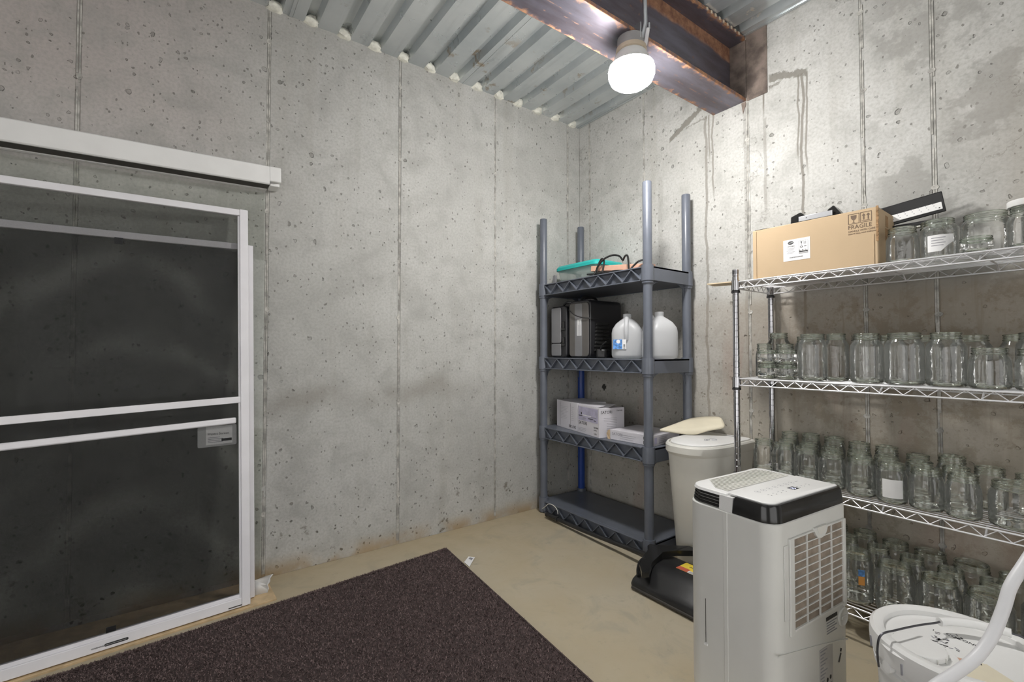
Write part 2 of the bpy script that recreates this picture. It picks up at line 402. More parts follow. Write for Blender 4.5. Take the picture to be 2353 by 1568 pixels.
def mesh_cloth(name, fac, moire):
    b = NB(name)
    P = b.pos()
    tr = b.n('ShaderNodeBsdfTransparent', {'Color': (1, 1, 1)})
    df = b.bsdf((0.014, 0.0145, 0.016), 0.6, 0, None, 0.3)
    f = fac
    if moire:
        ax = b.math('SQRT', b.math('ADD', b.math('POWER', b.math('ABSOLUTE', b.math('ADD', b.x, 2.36)), 2.0), 0.012))
        ph = b.math('MULTIPLY', b.math('MULTIPLY_ADD', ax, 0.95, b.z), 20.0)
        ph = b.math('MULTIPLY_ADD', b.noise(P, 1.8, 2), 7.0, ph)
        ring = b.math('MULTIPLY_ADD', b.math('SINE', ph), 0.5, 0.5)
        ring = b.math('MULTIPLY', b.math('POWER', ring, 3.0), b.mr(b.noise(P, 3.0, 2), 0.35, 0.65, 0.15, 1.0))
        f = b.math('SUBTRACT', fac, b.math('MULTIPLY', ring, 0.26))
    sp = b.noise(P, 420.0, 1)
    f = b.math('ADD', f, b.math('MULTIPLY', b.math('SUBTRACT', sp, 0.5), 0.12), clamp=True)
    mx = b.n('ShaderNodeMixShader', {0: f, 1: tr.outputs[0], 2: df.outputs[0]})
    return b.done(mx)
M['mesh'] = mesh_cloth('screen_mesh', 0.42, False)
M['mesh_moire'] = mesh_cloth('screen_mesh_inner', 0.56, True)

def milky(name, color, clear, rough=0.35):
    b = NB(name)
    df = b.bsdf(color, rough, 0, None, 0.4)
    tl = b.n('ShaderNodeBsdfTranslucent', {'Color': color})
    tr = b.n('ShaderNodeBsdfTransparent', {'Color': (0.96, 0.98, 0.97)})
    a = b.n('ShaderNodeMixShader', {0: 0.4, 1: df.outputs[0], 2: tl.outputs[0]})
    return b.done(b.n('ShaderNodeMixShader', {0: clear, 1: a.outputs[0], 2: tr.outputs[0]}))
M['milk'] = milky('milky_plastic', (0.80, 0.81, 0.83), 0.18)
M['tote'] = milky('tote_plastic', (0.78, 0.86, 0.82), 0.66)
M['wrap'] = milky('clear_wrap', (0.80, 0.80, 0.80), 0.35, 0.2)

def emitter():
    b = NB('lamp_diffuser')
    return b.done(b.n('ShaderNodeEmission', {'Color': (1.0, 0.975, 0.945), 'Strength': LAMP_STRENGTH}))
M['lamp'] = emitter()
b_ = NB('display_digits')
M['digits'] = b_.done(b_.n('ShaderNodeEmission', {'Color': (0.75, 0.78, 1.0), 'Strength': 0.6}))

# ---------------------------------------------------------------- mesh helpers
def wm(o):
    m = o.matrix_basis.copy()
    while o.parent:
        o = o.parent
        m = o.matrix_basis @ m
    return m

class MB:
    def __init__(self):
        self.v, self.f = [], []
    def add(self, vs, fs, m=None):
        k = len(self.v)
        for p in vs:
            p = Vector(p)
            self.v.append(tuple(m @ p) if m is not None else tuple(p))
        self.f += [tuple(i + k for i in q) for q in fs]
        return self
    def box(self, x0, x1, y0, y1, z0, z1, m=None):
        vs = [(x, y, z) for z in (z0, z1) for y in (y0, y1) for x in (x0, x1)]
        return self.add(vs, [(0, 2, 3, 1), (4, 5, 7, 6), (0, 1, 5, 4), (2, 6, 7, 3), (0, 4, 6, 2), (1, 3, 7, 5)], m)
    def bar(self, a, b, wd, ht, upv=(0, 0, 1)):
        a, b = Vector(a), Vector(b)
        d = (b - a)
        L = d.length
        d.normalize()
        s = d.cross(Vector(upv))
        if s.length < 1e-5:
            s = d.cross(Vector((1, 0, 0)))
        s.normalize()
        u = s.cross(d)
        m = Matrix(((d.x, s.x, u.x, a.x), (d.y, s.y, u.y, a.y), (d.z, s.z, u.z, a.z), (0, 0, 0, 1)))
        return self.box(0, L, -wd / 2, wd / 2, -ht / 2, ht / 2, m)
    def prism(self, pts, z0, z1, m=None, pts1=None):
        n = len(pts)
        q = pts1 or pts
        vs = [(x, y, z0) for x, y in pts] + [(x, y, z1) for x, y in q]
        fs = [tuple(range(n - 1, -1, -1)), tuple(range(n, 2 * n))] + [(i, (i + 1) % n, n + (i + 1) % n, n + i) for i in range(n)]
        return self.add(vs, fs, m)
    def loft(self, rings, cap0=True, cap1=True, m=None):
        n = len(rings[0])
        vs = [p for r in rings for p in r]
        fs = []
        for k in range(len(rings) - 1):
            for i in range(n):
                j = (i + 1) % n
                fs.append((k * n + i, k * n + j, (k + 1) * n + j, (k + 1) * n + i))
        if cap0:
            fs.append(tuple(range(n - 1, -1, -1)))
        if cap1:
            fs.append(tuple(range((len(rings) - 1) * n, len(rings) * n)))
        return self.add(vs, fs, m)
    def lathe(self, prof, seg=24, m=None, cap0=False, cap1=False, sx=1.0, sy=1.0):
        rings = [[(r * sx * math.cos(2 * PI * i / seg), r * sy * math.sin(2 * PI * i / seg), z) for i in range(seg)] for r, z in prof]
        return self.loft(rings, cap0, cap1, m)
    def cyl(self, c, r, z0, z1, seg=20):
        return self.lathe([(r, z0), (r, z1)], seg, Matrix.Translation((c[0], c[1], 0)), True, True)
    def tube(self, pts, r, seg=8, cap=True, closed=False):
        P = [Vector(p) for p in pts]
        n = len(P)
        rings = []
        nrm = None
        for i in range(n):
            if closed:
                t = P[(i + 1) % n] - P[i - 1]
            else:
                t = P[min(i + 1, n - 1)] - P[max(i - 1, 0)]
            t.normalize()
            if nrm is None:
                a = Vector((0, 0, 1)) if abs(t.z) < 0.9 else Vector((1, 0, 0))
                nrm = a.cross(t).normalized()
            nrm = (nrm - t * nrm.dot(t)).normalized()
            bn = t.cross(nrm)
            rr = r[i] if isinstance(r, (list, tuple)) else r
            rings.append([tuple(P[i] + (nrm * math.cos(2 * PI * k / seg) + bn * math.sin(2 * PI * k / seg)) * rr) for k in range(seg)])
        if closed:
            rings.append(rings[0])
            return self.loft(rings, False, False)
        return self.loft(rings, cap, cap)
    def build(self, name, mat, parent=None, local=False, smooth=35, bevel=0.0, kind=None, seg=2):
        me = bpy.data.meshes.new(name)
        me.from_pydata(self.v, [], self.f)
        if parent is not None and not local:
            me.transform(wm(parent).inverted())
        o = bpy.data.objects.new(name, me)
        COL.objects.link(o)
        if parent is not None:
            o.parent = parent
        elif not local:
            a = np.array([tuple(v.co) for v in me.vertices])
            c = Vector(((a[:, 0].min() + a[:, 0].max()) / 2, (a[:, 1].min() + a[:, 1].max()) / 2, a[:, 2].min()))
            me.transform(Matrix.Translation(-c))
            o.location = c
        me.materials.append(M[mat])
        if smooth:
            me.shade_smooth()
            me.set_sharp_from_angle(angle=math.radians(smooth))
        if bevel:
            md = o.modifiers.new('edge', 'BEVEL')
            md.width = bevel
            md.segments = seg
            md.limit_method = 'ANGLE'
            md.angle_limit = math.radians(40)
            md.harden_normals = False
        if kind:
            o['kind'] = kind
        return o

def rrect(w, d, r, n=6, cx=0, cy=0):
    r = r if isinstance(r, (list, tuple)) else (r, r, r, r)
    out = []
    for (sx, sy, a0, rr) in ((1, 1, 0, r[0]), (-1, 1, 90, r[1]), (-1, -1, 180, r[2]), (1, -1, 270, r[3])):
        for k in range(n + 1):
            a = math.radians(a0 + 90 * k / n)
            out.append((cx + sx * (w / 2 - rr) + rr * math.cos(a), cy + sy * (d / 2 - rr) + rr * math.sin(a)))
    return out

def spline(pts, n=6, closed=False):
    P = [Vector(p) for p in pts]
    out = []
    N = len(P)
    rng = range(N if closed else N - 1)
    for i in rng:
        if closed:
            a, b, c, d = P[i - 1], P[i], P[(i + 1) % N], P[(i + 2) % N]
        else:
            a, b, c, d = P[max(i - 1, 0)], P[i], P[i + 1], P[min(i + 2, N - 1)]
        for k in range(n):
            t = k / n
            out.append(0.5 * ((2 * b) + (c - a) * t + (2 * a - 5 * b + 4 * c - d) * t * t + (3 * b - a - 3 * c + d) * t ** 3))
    if not closed:
        out.append(P[-1])
    return out

def tag(o, label=None, cat=None, group=None, kind=None):
    if label:
        o['label'] = label
    if cat:
        o['category'] = cat
    if group:
        o['group'] = group
    if kind:
        o['kind'] = kind
    return o

def thing(name, label, cat, loc=(0, 0, 0), rotz=0.0, group=None, mat4=None):
    o = bpy.data.objects.new(name, None)
    o.empty_display_size = 0.05
    COL.objects.link(o)
    if mat4 is not None:
        o.matrix_basis = mat4
    else:
        o.location = loc
        o.rotation_euler = (0, 0, rotz)
    return tag(o, label, cat, group)

def frame(origin, ux, uy):
    ux, uy = Vector(ux).normalized(), Vector(uy)
    uz = ux.cross(uy).normalized()
    uy = uz.cross(ux)
    return Matrix(((ux.x, uy.x, uz.x, origin[0]), (ux.y, uy.y, uz.y, origin[1]), (ux.z, uy.z, uz.z, origin[2]), (0, 0, 0, 1)))

def text(body, size, m, mat, parent, name='printed_text', align='LEFT', sx=1.0):
    """flat lettering laid on a face: m maps text x,y onto the face (world)"""
    cu = bpy.data.curves.new('t', 'FONT')
    cu.body = body
    cu.size = size
    cu.align_x = align
    cu.resolution_u = 2
    cu.extrude = 0.0002
    ob = bpy.data.objects.new('t', cu)
    COL.objects.link(ob)
    dg = bpy.context.evaluated_depsgraph_get()
    me = bpy.data.meshes.new_from_object(ob.evaluated_get(dg))
    bpy.data.objects.remove(ob)
    bpy.data.curves.remove(cu)
    me.transform(Matrix.Diagonal((sx, 1, 1, 1)))
    me.transform(m)
    me.transform(wm(parent).inverted())
    me.name = name
    me.materials.clear()
    me.materials.append(M[mat])
    o = bpy.data.objects.new(name, me)
    COL.objects.link(o)
    o.parent = parent
    return o
# ================================================================ STRUCTURE
ZC, X0, Y0 = 2.548, -4.6, -4.4
fl = MB().box(X0 - .1, 0.15, Y0 - .1, 0.15, -0.1, 0.0).build('floor', 'floor', kind='structure', smooth=0)

def wall(side, seams, mat):
    """cast wall: recessed joints between the form panels"""
    end = X0 if side == 'left' else Y0
    def bx(mb, a, b, d0, d1, z0, z1):
        return mb.box(a, b, d0, d1, z0, z1) if side == 'left' else mb.box(d0, d1, a, b, z0, z1)
    root = bx(MB(), end, 0.15 if side == 'left' else 0.0, 0.0028, 0.15, 0.0, 2.62).build('wall_' + side, mat, kind='structure', smooth=0)
    edges = [0.0] + seams + [end]
    for i in range(len(edges) - 1):
        a, b = edges[i], edges[i + 1]
        g0 = 0.0 if i == 0 else 0.0075
        g1 = 0.0 if i == len(edges) - 2 else 0.0075
        off = (0.0, 0.0012, -0.0008, 0.0006)[i % 4]
        bx(MB(), b + g1, a - g0, off, 0.0031, 0.0, ZC + 0.002).build('concrete_panel', mat, root, smooth=0, bevel=0.0015)
    for k, s in enumerate(seams):
        f = MB()
        # thin broken fins of grout left in the joint
        for sg in (-1, 1):
            z = 0.02
            while z < ZC - 0.02:
                L = rnd.uniform(0.15, 0.5)
                wob = rnd.uniform(-0.0012, 0.0012)
                z1 = min(z + L, ZC - 0.005)
                bx(f, s + sg * 0.0035 + wob - 0.0024, s + sg * 0.0035 + wob + 0.0024, rnd.uniform(-0.001, 0.001), 0.0031, z, z1)
                z = z1 + rnd.choice((0.0, 0.0, 0.02, 0.05))
        f.build('joint_fin', 'joint', root, smooth=0)
        for z in (0.28, 0.72, 1.16, 1.60, 2.04, 2.40):
            z += rnd.uniform(-0.03, 0.03)
            c = (s + rnd.uniform(-.004, .004))
            mm = Matrix.Translation((c, 0.0, z) if side == 'left' else (0.0, c, z)) @ (Matrix.Rotation(PI / 2, 4, 'X') if side == 'left' else Matrix.Rotation(-PI / 2, 4, 'Y'))
            MB().lathe([(0.010, -0.004), (0.009, 0.0012), (0.004, 0.0006), (0.001, -0.001)], 9, mm, True, True, 1.0, 1.3).build('tie_stub', 'joint', root, smooth=50)
    return root
wl = wall('left', [-0.109, -0.702, -1.307, -1.925, -2.55, -3.17, -3.79], 'conc_left')
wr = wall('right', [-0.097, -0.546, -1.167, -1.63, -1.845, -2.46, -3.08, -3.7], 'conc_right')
MB().box(-0.0035, 0.006, -1.262, -1.163, 2.222, 2.546).build('mortar_patch', 'mortar', wr, bevel=0.002)
MB().box(-0.0035, 0.006, -1.1625, -1.0815, 2.2415, 2.5275).build('mortar_patch', 'mortar', wr, smooth=0)
MB().prism([(-1.138, 2.222), (-1.160, 2.222), (-1.159, 2.20), (-1.150, 2.185), (-1.146, 2.165)], -0.004, 0.006,
           Matrix(((0, 0, 1, 0), (1, 0, 0, 0), (0, 1, 0, 0), (0, 0, 0, 1)))).build('mortar_chip', 'mortar', wr)
MB().box(-0.9, 0.0, Y0 - 0.15, Y0, 0.0, 2.62).box(X0, -3.6, Y0 - 0.15, Y0, 0.0, 2.62).box(-3.6, -0.9, Y0 - 0.15, Y0, 2.2, 2.62).build('wall_back', 'conc_plain', kind='structure', smooth=0)
# unseen walls behind the camera, wide openings added to let fill light in
wf = MB().box(X0 - 0.15, X0, Y0, -3.4, 0.0, 2.62).box(X0 - 0.15, X0, -1.1, 0.0, 0.0, 2.62).box(X0 - 0.15, X0, -3.4, -1.1, 2.2, 2.62)
wf.build('wall_front', 'conc_plain', kind='structure', smooth=0)

# ---------------- corrugated steel deck, panel by panel
ceil = MB().box(X0, 0.15, Y0, 0.15, ZC + 0.042, ZC + 0.16).build('ceiling', 'conc_plain', kind='structure', smooth=0)
PITCH = 0.1523
def rib_profile(xr, n):
    pts = []
    for k in range(n):
        x = xr - k * PITCH
        pts += [(x, 0.0), (x - 0.044, 0.0), (x - 0.056, 0.038), (x - 0.092, 0.038), (x - 0.104, 0.0)]
    pts.append((xr - n * PITCH, 0.0))
    return pts
xr = 0.0 - 0.076 + 0.074
k = 0
while xr > X0:
    n = 6
    p = rib_profile(xr, n)
    t = 0.0012
    dz = (0.0, -0.0012, 0.0006)[k % 3]
    loop = [(x, ZC + z + dz) for x, z in p] + [(x, ZC + z + dz + t) for x, z in reversed(p)]
    mm = Matrix(((1, 0, 0, 0), (0, 0, -1, 0), (0, 1, 0, 0), (0, 0, 0, 1)))   # x,z profile run along -y
    N = len(loop)
    mb = MB()
    vs = [(x, 0.012, z) for x, z in loop] + [(x, Y0, z) for x, z in loop]
    mb.add(vs, [(i, (i + 1) % N, N + (i + 1) % N, N + i) for i in range(N)])
    mb.build('deck_panel', 'deck', ceil, smooth=0)
    # side-lap seam
    MB().box(xr - 0.016, xr - 0.002, Y0, 0.0, ZC - 0.0035, ZC - 0.0012).build('lap_seam', 'deck', ceil, smooth=0)
    xr -= n * PITCH
    k += 1
for i in range(24):
    gx = -0.076 - i * PITCH
    mb = MB()
    rings = []
    S = 12
    for (yy, sc) in ((0.004, 1.0), (-0.012, 0.98), (-0.024, 0.72), (-0.030, 0.3)):
        rg = []
        for a in range(S):
            th = 2 * PI * a / S
            rr = 1 + rnd.uniform(-0.26, 0.26)
            rg.append((gx + 0.037 * sc * rr * math.cos(th), yy + rnd.uniform(-.003, .003), max(ZC + 0.010 + 0.027 * sc * rr * math.sin(th), ZC - 0.012)))
        rings.append(rg)
    mb.loft(rings)
    mb.build('foam_plug', 'foam', ceil, smooth=40)

# ---------------- steel beam
bm = thing('steel_beam', 'rust-edged steel I-beam running under the corrugated ceiling into the wall', 'beam', (-2.3, -1.075, 2.225))
bm['kind'] = 'thing'
MB().box(X0, -0.0005, -1.160, -0.990, 2.225, 2.241).build('bottom_flange', 'beam_f', bm, bevel=0.002)
MB().box(X0, -0.0005, -1.081, -1.069, 2.241, 2.528).build('web', 'beam_w', bm, smooth=0)
MB().box(X0, -0.0005, -1.160, -0.990, 2.528, 2.5435).build('top_flange', 'beam_f', bm, bevel=0.002)
wd = MB()
for i in range(9):
    x = -0.06 - i * 0.034
    wd.box(x - 0.008, x + 0.004, -1.1625, -1.159, 2.531, 2.5435)
wd.build('weld_bead', 'tan_ring', bm, smooth=0, kind='stuff')

# ---------------- lamp
LX, LY = -0.812, -1.125
lp = thing('ceiling_lamp', 'glowing round ceiling lamp on a grey box under the beam', 'lamp', (LX, LY, 2.04))
T = Matrix.Translation((LX, LY, 0))
MB().lathe([(0.0, 2.2245), (0.053, 2.2245), (0.053, 2.188), (0.0, 2.188)], 28, T).build('junction_box', 'porcelain', lp)
MB().lathe([(0.050, 2.188), (0.058, 2.186), (0.060, 2.170), (0.056, 2.167), (0.0, 2.167)], 28, T).build('lamp_holder', 'tan_ring', lp)
MB().lathe([(0.054, 2.167), (0.060, 2.160), (0.068, 2.142), (0.080, 2.118), (0.086, 2.112), (0.0, 2.112)], 32, T).build('lamp_body', 'white', lp)
MB().lathe([(0.0, 2.113), (0.084, 2.113), (0.089, 2.098), (0.088, 2.078), (0.080, 2.058), (0.062, 2.044), (0.035, 2.037), (0.0, 2.035)], 32, T).build('diffuser', 'lamp', lp)
MB().tube([(-0.812, -1.186, 2.548), (-0.808, -1.186, 2.40), (-0.802, -1.184, 2.255), (-0.805, -1.170, 2.205)], 0.0088, 12).build('conduit', 'steel', lp)
MB().box(-0.822, -0.815, -1.178, -1.145, 2.200, 2.262).build('beam_clamp', 'steel', lp, bevel=0.002)
cl = MB().prism(rrect(0.018, 0.062, 0.008, 4), -0.003, 0.003, frame((-0.79, -1.182, 2.212), (1, 0.15, 0.1), (0.35, -0.2, 1.0)))
cl.build('strap', 'white_metal', lp, bevel=0.001)
MB().lathe([(0.0, 0.0), (0.005, 0.0), (0.005, 0.02), (0.0, 0.02)], 10, Matrix.Translation((-0.783, -1.187, 2.245))).build('clamp_screw', 'steel', lp)

# ================================================================ SCREENS AGAINST THE SHORT WALL
th = math.radians(-1.7)
hd = thing('screen_header', 'long white screen cassette with a dark slot fixed across the concrete wall', 'screen cassette', (-1.885, -0.05, 1.715),
           mat4=Matrix.Translation((-1.885, 0.0, 1.717)) @ Matrix.Rotation(th, 4, 'Y'))
# local x runs towards -1.. along the wall, y out of the wall is negative
pr = [(-0.002, 0.078), (-0.098, 0.078), (-0.102, 0.074), (-0.102, 0.004), (-0.098, 0.0), (-0.091, 0.0), (-0.091, 0.016), (-0.020, 0.016), (-0.020, 0.0), (-0.002, 0.0)]
mx = Matrix(((0, 0, 1, 0), (1, 0, 0, 0), (0, 1, 0, 0), (0, 0, 0, 1)))
MB().prism(pr, -1.9, -0.045, mx).build('cassette', 'white', hd, local=True)
MB().box(-0.046, 0.0, -0.102, -0.002, 0.014, 0.0782).build('end_cap', 'white', hd, local=True, bevel=0.004)
MB().box(-1.9, -0.045, -0.0905, -0.022, 0.003, 0.0155).build('slot', 'slot', hd, local=True, smooth=0)
MB().box(-0.042, -0.004, -0.080, -0.004, 0.0, 0.014).build('end_lip', 'white', hd, local=True, bevel=0.003)

gp = MB().prism([(-1.935, 0.03), (-3.4, 0.03), (-3.4, 1.655), (-1.935, 1.702)], -0.0085, -0.0025, Matrix(((1, 0, 0, 0), (0, 0, 1, 0), (0, 1, 0, 0), (0, 0, 0, 1)))).build('glass_sheet', 'pane', smooth=0)
tag(gp, 'large greenish clear glass sheet flat on the concrete behind the screens', 'glass sheet')

ply = MB().prism([(-1.915, -0.005), (-1.905, -0.225), (-3.5, -0.345), (-3.5, -0.005)], 0.0, 0.006).build('plywood_sheet', 'plywood', smooth=0)
tag(ply, 'thin tan plywood strip on the floor under the white screens', 'board')

t_sbox = [None]
def screen(label, BR, topR, W, left, rails, mesh_m, stile_w=0.030, thick=0.018, name='screen_door', right_stile=True, tabs=(), slope=0.034):
    """framed screen leaning on the wall; local x runs away from the corner, y up the screen, z out"""
    BR, topR = Vector(BR), Vector(topR)
    H = (topR - BR).length
    m = frame(BR, -Vector(left), topR - BR)          # x towards the corner
    t = thing(name, label, 'screen', mat4=m)
    zt = thick
    if right_stile:
        MB().box(-stile_w, 0, 0, H, 0, zt).build('stile', 'white_metal', t, local=True, bevel=0.002)
        MB().box(-stile_w - 0.007, -stile_w, stile_w, H - stile_w, 0.002, zt - 0.006).build('glazing_bead', 'white_metal', t, local=True, bevel=0.001)
    MB().box(-W, -W + stile_w, 0, H - (W - stile_w) * slope - 0.001, 0, zt).build('stile', 'white_metal', t, local=True, bevel=0.002)
    e = stile_w + 0.0004 if right_stile else 0.0
    def sbox(x0, x1, y0, y1, z0, z1, k=1.0):
        s0, s1 = x0 * slope * k, x1 * slope * k
        return MB().add([(x0, y0 + s0, z0), (x1, y0 + s1, z0), (x0, y1 + s0, z0), (x1, y1 + s1, z0), (x0, y0 + s0, z1), (x1, y0 + s1, z1), (x0, y1 + s0, z1), (x1, y1 + s1, z1)],
                        [(0, 2, 3, 1), (4, 5, 7, 6), (0, 1, 5, 4), (2, 6, 7, 3), (0, 4, 6, 2), (1, 3, 7, 5)])
    t_sbox[0] = sbox
    for (y0, y1, nm) in rails:
        sbox(-W + stile_w + .0004, -e, y0, y1, 0, zt, 0.0 if nm == 'bottom_rail' else 1.0).build(nm, 'white_metal', t, local=True, bevel=0.002)
    xa, xb_, zq = -W + stile_w - .004, -max(e - .004, 0.004), zt * 0.42
    MB().add([(xa, 0.012, zq), (xb_, 0.012, zq), (xb_, H - 0.006, zq), (xa, H - 0.006 + xa * slope, zq)], [(0, 1, 2, 3)]).build('screen_mesh', mesh_m, t, local=True, smooth=0)
    for (x, y, s) in tabs:
        MB().box(x - s / 2, x + s / 2, y - s / 2, y + s / 2, zt, zt + 0.003).build('pull_tab', 'black', t, local=True)
    return t, m, H

LD = (-1.0, -0.079, 0.0)
d1, m1, H1 = screen('tall white framed screen door with two cross bars leaning in front', (-1.997, -0.200, 0.0085), (-2.006, -0.052, 1.595), 1.6, LD,
                    [(1.566, 1.592, 'top_rail'), (0.0, 0.034, 'bottom_rail')], 'mesh')
MB().box(-1.56, -0.036, 0.034, 0.046, 0.002, 0.010).build('sill_bead', 'white_metal', d1, local=True, bevel=0.001)
bx1 = t_sbox[0]
bx1(-1.57, -0.0305, 0.786, 0.812, 0.0005, 0.0178).build('cross_bar', 'white_metal', d1, local=True, bevel=0.002)
bx1(-1.57, -0.046, 0.706, 0.730, 0.0005, 0.0178).build('cross_bar', 'white_metal', d1, local=True, bevel=0.005)
fm = m1 @ frame((-0.461, 0.012, 0.0186), (1, 0, 0), (0, 1, 0))
text('WARNING', 0.0066, fm, 'ink', d1)
MB().prism(rrect(0.062, 0.009, 0.0044, 3, -0.398, 0.0145), 0.0182, 0.0186).build('warning_sticker', 'ink', d1, local=True, smooth=0)
text('SCREEN WILL NOT STOP CHILDREN FROM FALLING', 0.0024, m1 @ frame((-0.427, 0.0135, 0.0188), (1, 0, 0), (0, 1, 0)), 'paper', d1, sx=0.95)
MB().box(-0.075, -0.03, 0.006, 0.0095, 0.0182, 0.0188).build('weep_slot', 'slot', d1, local=True, smooth=0)

d2, m2, H2 = screen('white framed screen with black pull tabs behind the tall screen door', (-1.977, -0.150, 0.0085), (-1.984, -0.036, 1.450), 1.62, LD,
                    [(1.424, 1.450, 'top_rail'), (0.0, 0.028, 'bottom_rail')], 'mesh_moire', tabs=((-0.437, 1.398, 0.024), (-0.437, 0.036, 0.026)))
MB().prism(rrect(0.130, 0.080, 0.006, 3, -0.108, 0.662), 0.0020, 0.0034).build('plastic_sleeve', 'wrap', d1, local=True, smooth=0)
MB().box(-0.146, -0.058, 0.630, 0.700, 0.0035, 0.0039).build('insert_card', 'paper', d1, local=True, smooth=0)
text('Impact Screen', 0.0125, m1 @ frame((-0.141, 0.668, 0.0043), (1, -0.03, 0), (0.03, 1, 0)), 'ink', d1)
for i in range(4):
    MB().box(-0.140, -0.10 + 0.01 * (i % 2), 0.656 - i * 0.006, 0.658 - i * 0.006, 0.0041, 0.0044).build('print_line', 'ink_grey', d1, local=True, smooth=0)
MB().box(-0.095, -0.060, 0.640, 0.650, 0.0041, 0.0044).build('print_line', 'ink', d1, local=True, smooth=0)

# torn white wrapping at the foot of the stack
pk = MB()
q = [(-1.985, 0.0065), (-1.928, 0.0065), (-1.923, 0.022), (-1.926, 0.034), (-1.918, 0.046), (-1.917, 0.058), (-1.906, 0.072), (-1.93, 0.066), (-1.985, 0.058)]
yy_ = lambda x, z: -0.150 + 0.010 * math.sin(x * 70) + z * 0.35 - (x + 1.95) * 0.2
pk.add([(x, yy_(x, z), z) for x, z in q], [tuple(range(len(q)))])
pko = pk.build('torn_wrapping', 'white', smooth=80)
md = pko.modifiers.new('t', 'SOLIDIFY')
md.thickness = 0.002
tag(pko, 'torn white wrapping sticking out at the foot of the screens', 'wrapping')

# ================================================================ RUG
rc = Vector((-1.136, -0.209, 0))
ra = math.radians(4.4)
rx = Vector((-math.cos(ra), -math.sin(ra), 0))
ry = Vector((math.sin(ra) * -1.0, -math.cos(ra), 0))
ry = Vector((-0.0751, -0.9972, 0))
rx = Vector((-0.9969, -0.0787, 0))
RW, RL = 2.0, 3.0
rug = thing('rug', 'dark brown pile rug on the concrete floor in front of the screens', 'rug', (rc.x, rc.y, 0.0))
def rp(u, v, z):
    q = rc + rx * u + ry * v
    return (q.x, q.y, z)
MB().add([rp(u, v, z) for z in (0.0005, 0.007) for (u, v) in ((0, 0), (RW, 0), (RW, RL), (0, RL))],
         [(0, 1, 2, 3), (7, 6, 5, 4), (0, 4, 5, 1), (1, 5, 6, 2), (2, 6, 7, 3), (3, 7, 4, 0)]).build('backing', 'rug', rug, smooth=0)
MB().bar(rp(0, -0.002, 0.005), rp(0, RL, 0.005), 0.006, 0.009).build('bound_edge', 'rug', rug, smooth=0)
rs = np.random.default_rng(5)
def pile(count, u0, u1, v0, v1, hgt):
    u = rs.uniform(u0, u1, count)
    v = rs.uniform(v0, v1, count)
    a = rs.uniform(0, 2 * PI, count)
    h = rs.uniform(0.6, 1.2, count) * hgt
    wdt = rs.uniform(0.0018, 0.0034, count)
    lx, ly = rs.normal(0, 0.0035, count), rs.normal(0, 0.0035, count)
    bx = rc.x - 0 + rx.x * u + ry.x * v
    by = rc.y + rx.y * u + ry.y * v
    V = np.zeros((count, 3, 3))
    V[:, 0] = np.c_[bx + np.cos(a) * wdt, by + np.sin(a) * wdt, np.full(count, 0.006)]
    V[:, 1] = np.c_[bx - np.cos(a) * wdt, by - np.sin(a) * wdt, np.full(count, 0.006)]
    V[:, 2] = np.c_[bx + lx, by + ly, 0.006 + h]
    return V.reshape(-1, 3)
V = np.concatenate([pile(150000, 0.0, 1.9, 0.0, 1.75, 0.007), pile(9000, 0.0, 1.9, -0.004, 0.012, 0.007)])
me = bpy.data.meshes.new('pile')
nv = len(V)
me.vertices.add(nv)
me.vertices.foreach_set('co', (V - np.array(rug.location)).astype(np.float32).ravel())
me.loops.add(nv)
me.loops.foreach_set('vertex_index', np.arange(nv, dtype=np.int32))
me.polygons.add(nv // 3)
me.polygons.foreach_set('loop_start', np.arange(0, nv, 3, dtype=np.int32))
me.update(calc_edges=True)
me.materials.append(M['pile'])
po = bpy.data.objects.new('pile', me)
COL.objects.link(po)
po.parent = rug
po['kind'] = 'stuff'
tg = MB()
q = [(-1.140, -0.383, 0.004), (-1.140, -0.437, 0.004), (-1.070, -0.372, 0.016), (-1.098, -0.345, 0.014)]
q = [(-1.132, -0.382, 0.003), (-1.136, -0.438, 0.003), (-1.070, -0.378, 0.008), (-1.090, -0.352, 0.008)]
tg.add(q + [(x, y, z - 0.0008) for x, y, z in q], [(0, 1, 2, 3), (7, 6, 5, 4), (0, 4, 5, 1), (1, 5, 6, 2), (2, 6, 7, 3), (3, 7, 4, 0)])
ct = tg.build('care_tag', 'paper', rug, smooth=0)
ct['label'] = 'small white printed care tag'
MB().add([(-1.102, -0.371, 0.0066), (-1.096, -0.392, 0.0066), (-1.082, -0.381, 0.0078), (-1.090, -0.364, 0.0080)], [(0, 1, 2, 3)]).build('tag_print', 'ink_grey', ct, smooth=0)
# ================================================================ PLASTIC SHELVING
PX0, PX1, PY0, PY1 = -0.384, -0.060, -0.865, -0.072     # pole centres
ps = thing('storage_shelf', 'slate grey plastic shelving unit in the corner with poles standing above its top shelf', 'shelf unit', (-0.222, -0.468, 0.0))
TIERS = [1.415, 0.960, 0.530, 0.075]
SH = 0.070
for cx in (PX0, PX1):
    for cy in (PY0, PY1):
        tops = [(1.420, 1.832)] + [(TIERS[i + 1] + .004, TIERS[i] - SH - .004) for i in range(3)]
        for j, (a, b) in enumerate(tops):
            blue = cx == PX1 and cy == PY1 and j > 0  # blue light cast of this corner, put into the pole colour
            prof = [(0.0, a), (0.0225, a), (0.0225, b - 0.004), (0.0205, b), (0.018, b), (0.018, b - 0.02), (0.0, b - 0.02)] if j == 0 else [(0.0225, a), (0.0225, b - 0.012), (0.0265, b - 0.010), (0.0265, b)]
            o = MB().lathe(prof, 24, Matrix.Translation((cx, cy, 0)), j > 0, True).build('pole', 'shelf_blue_cast' if blue else 'shelf', ps)
            if blue:
                o['label'] = 'pole section in the corner with a blue light cast painted in'
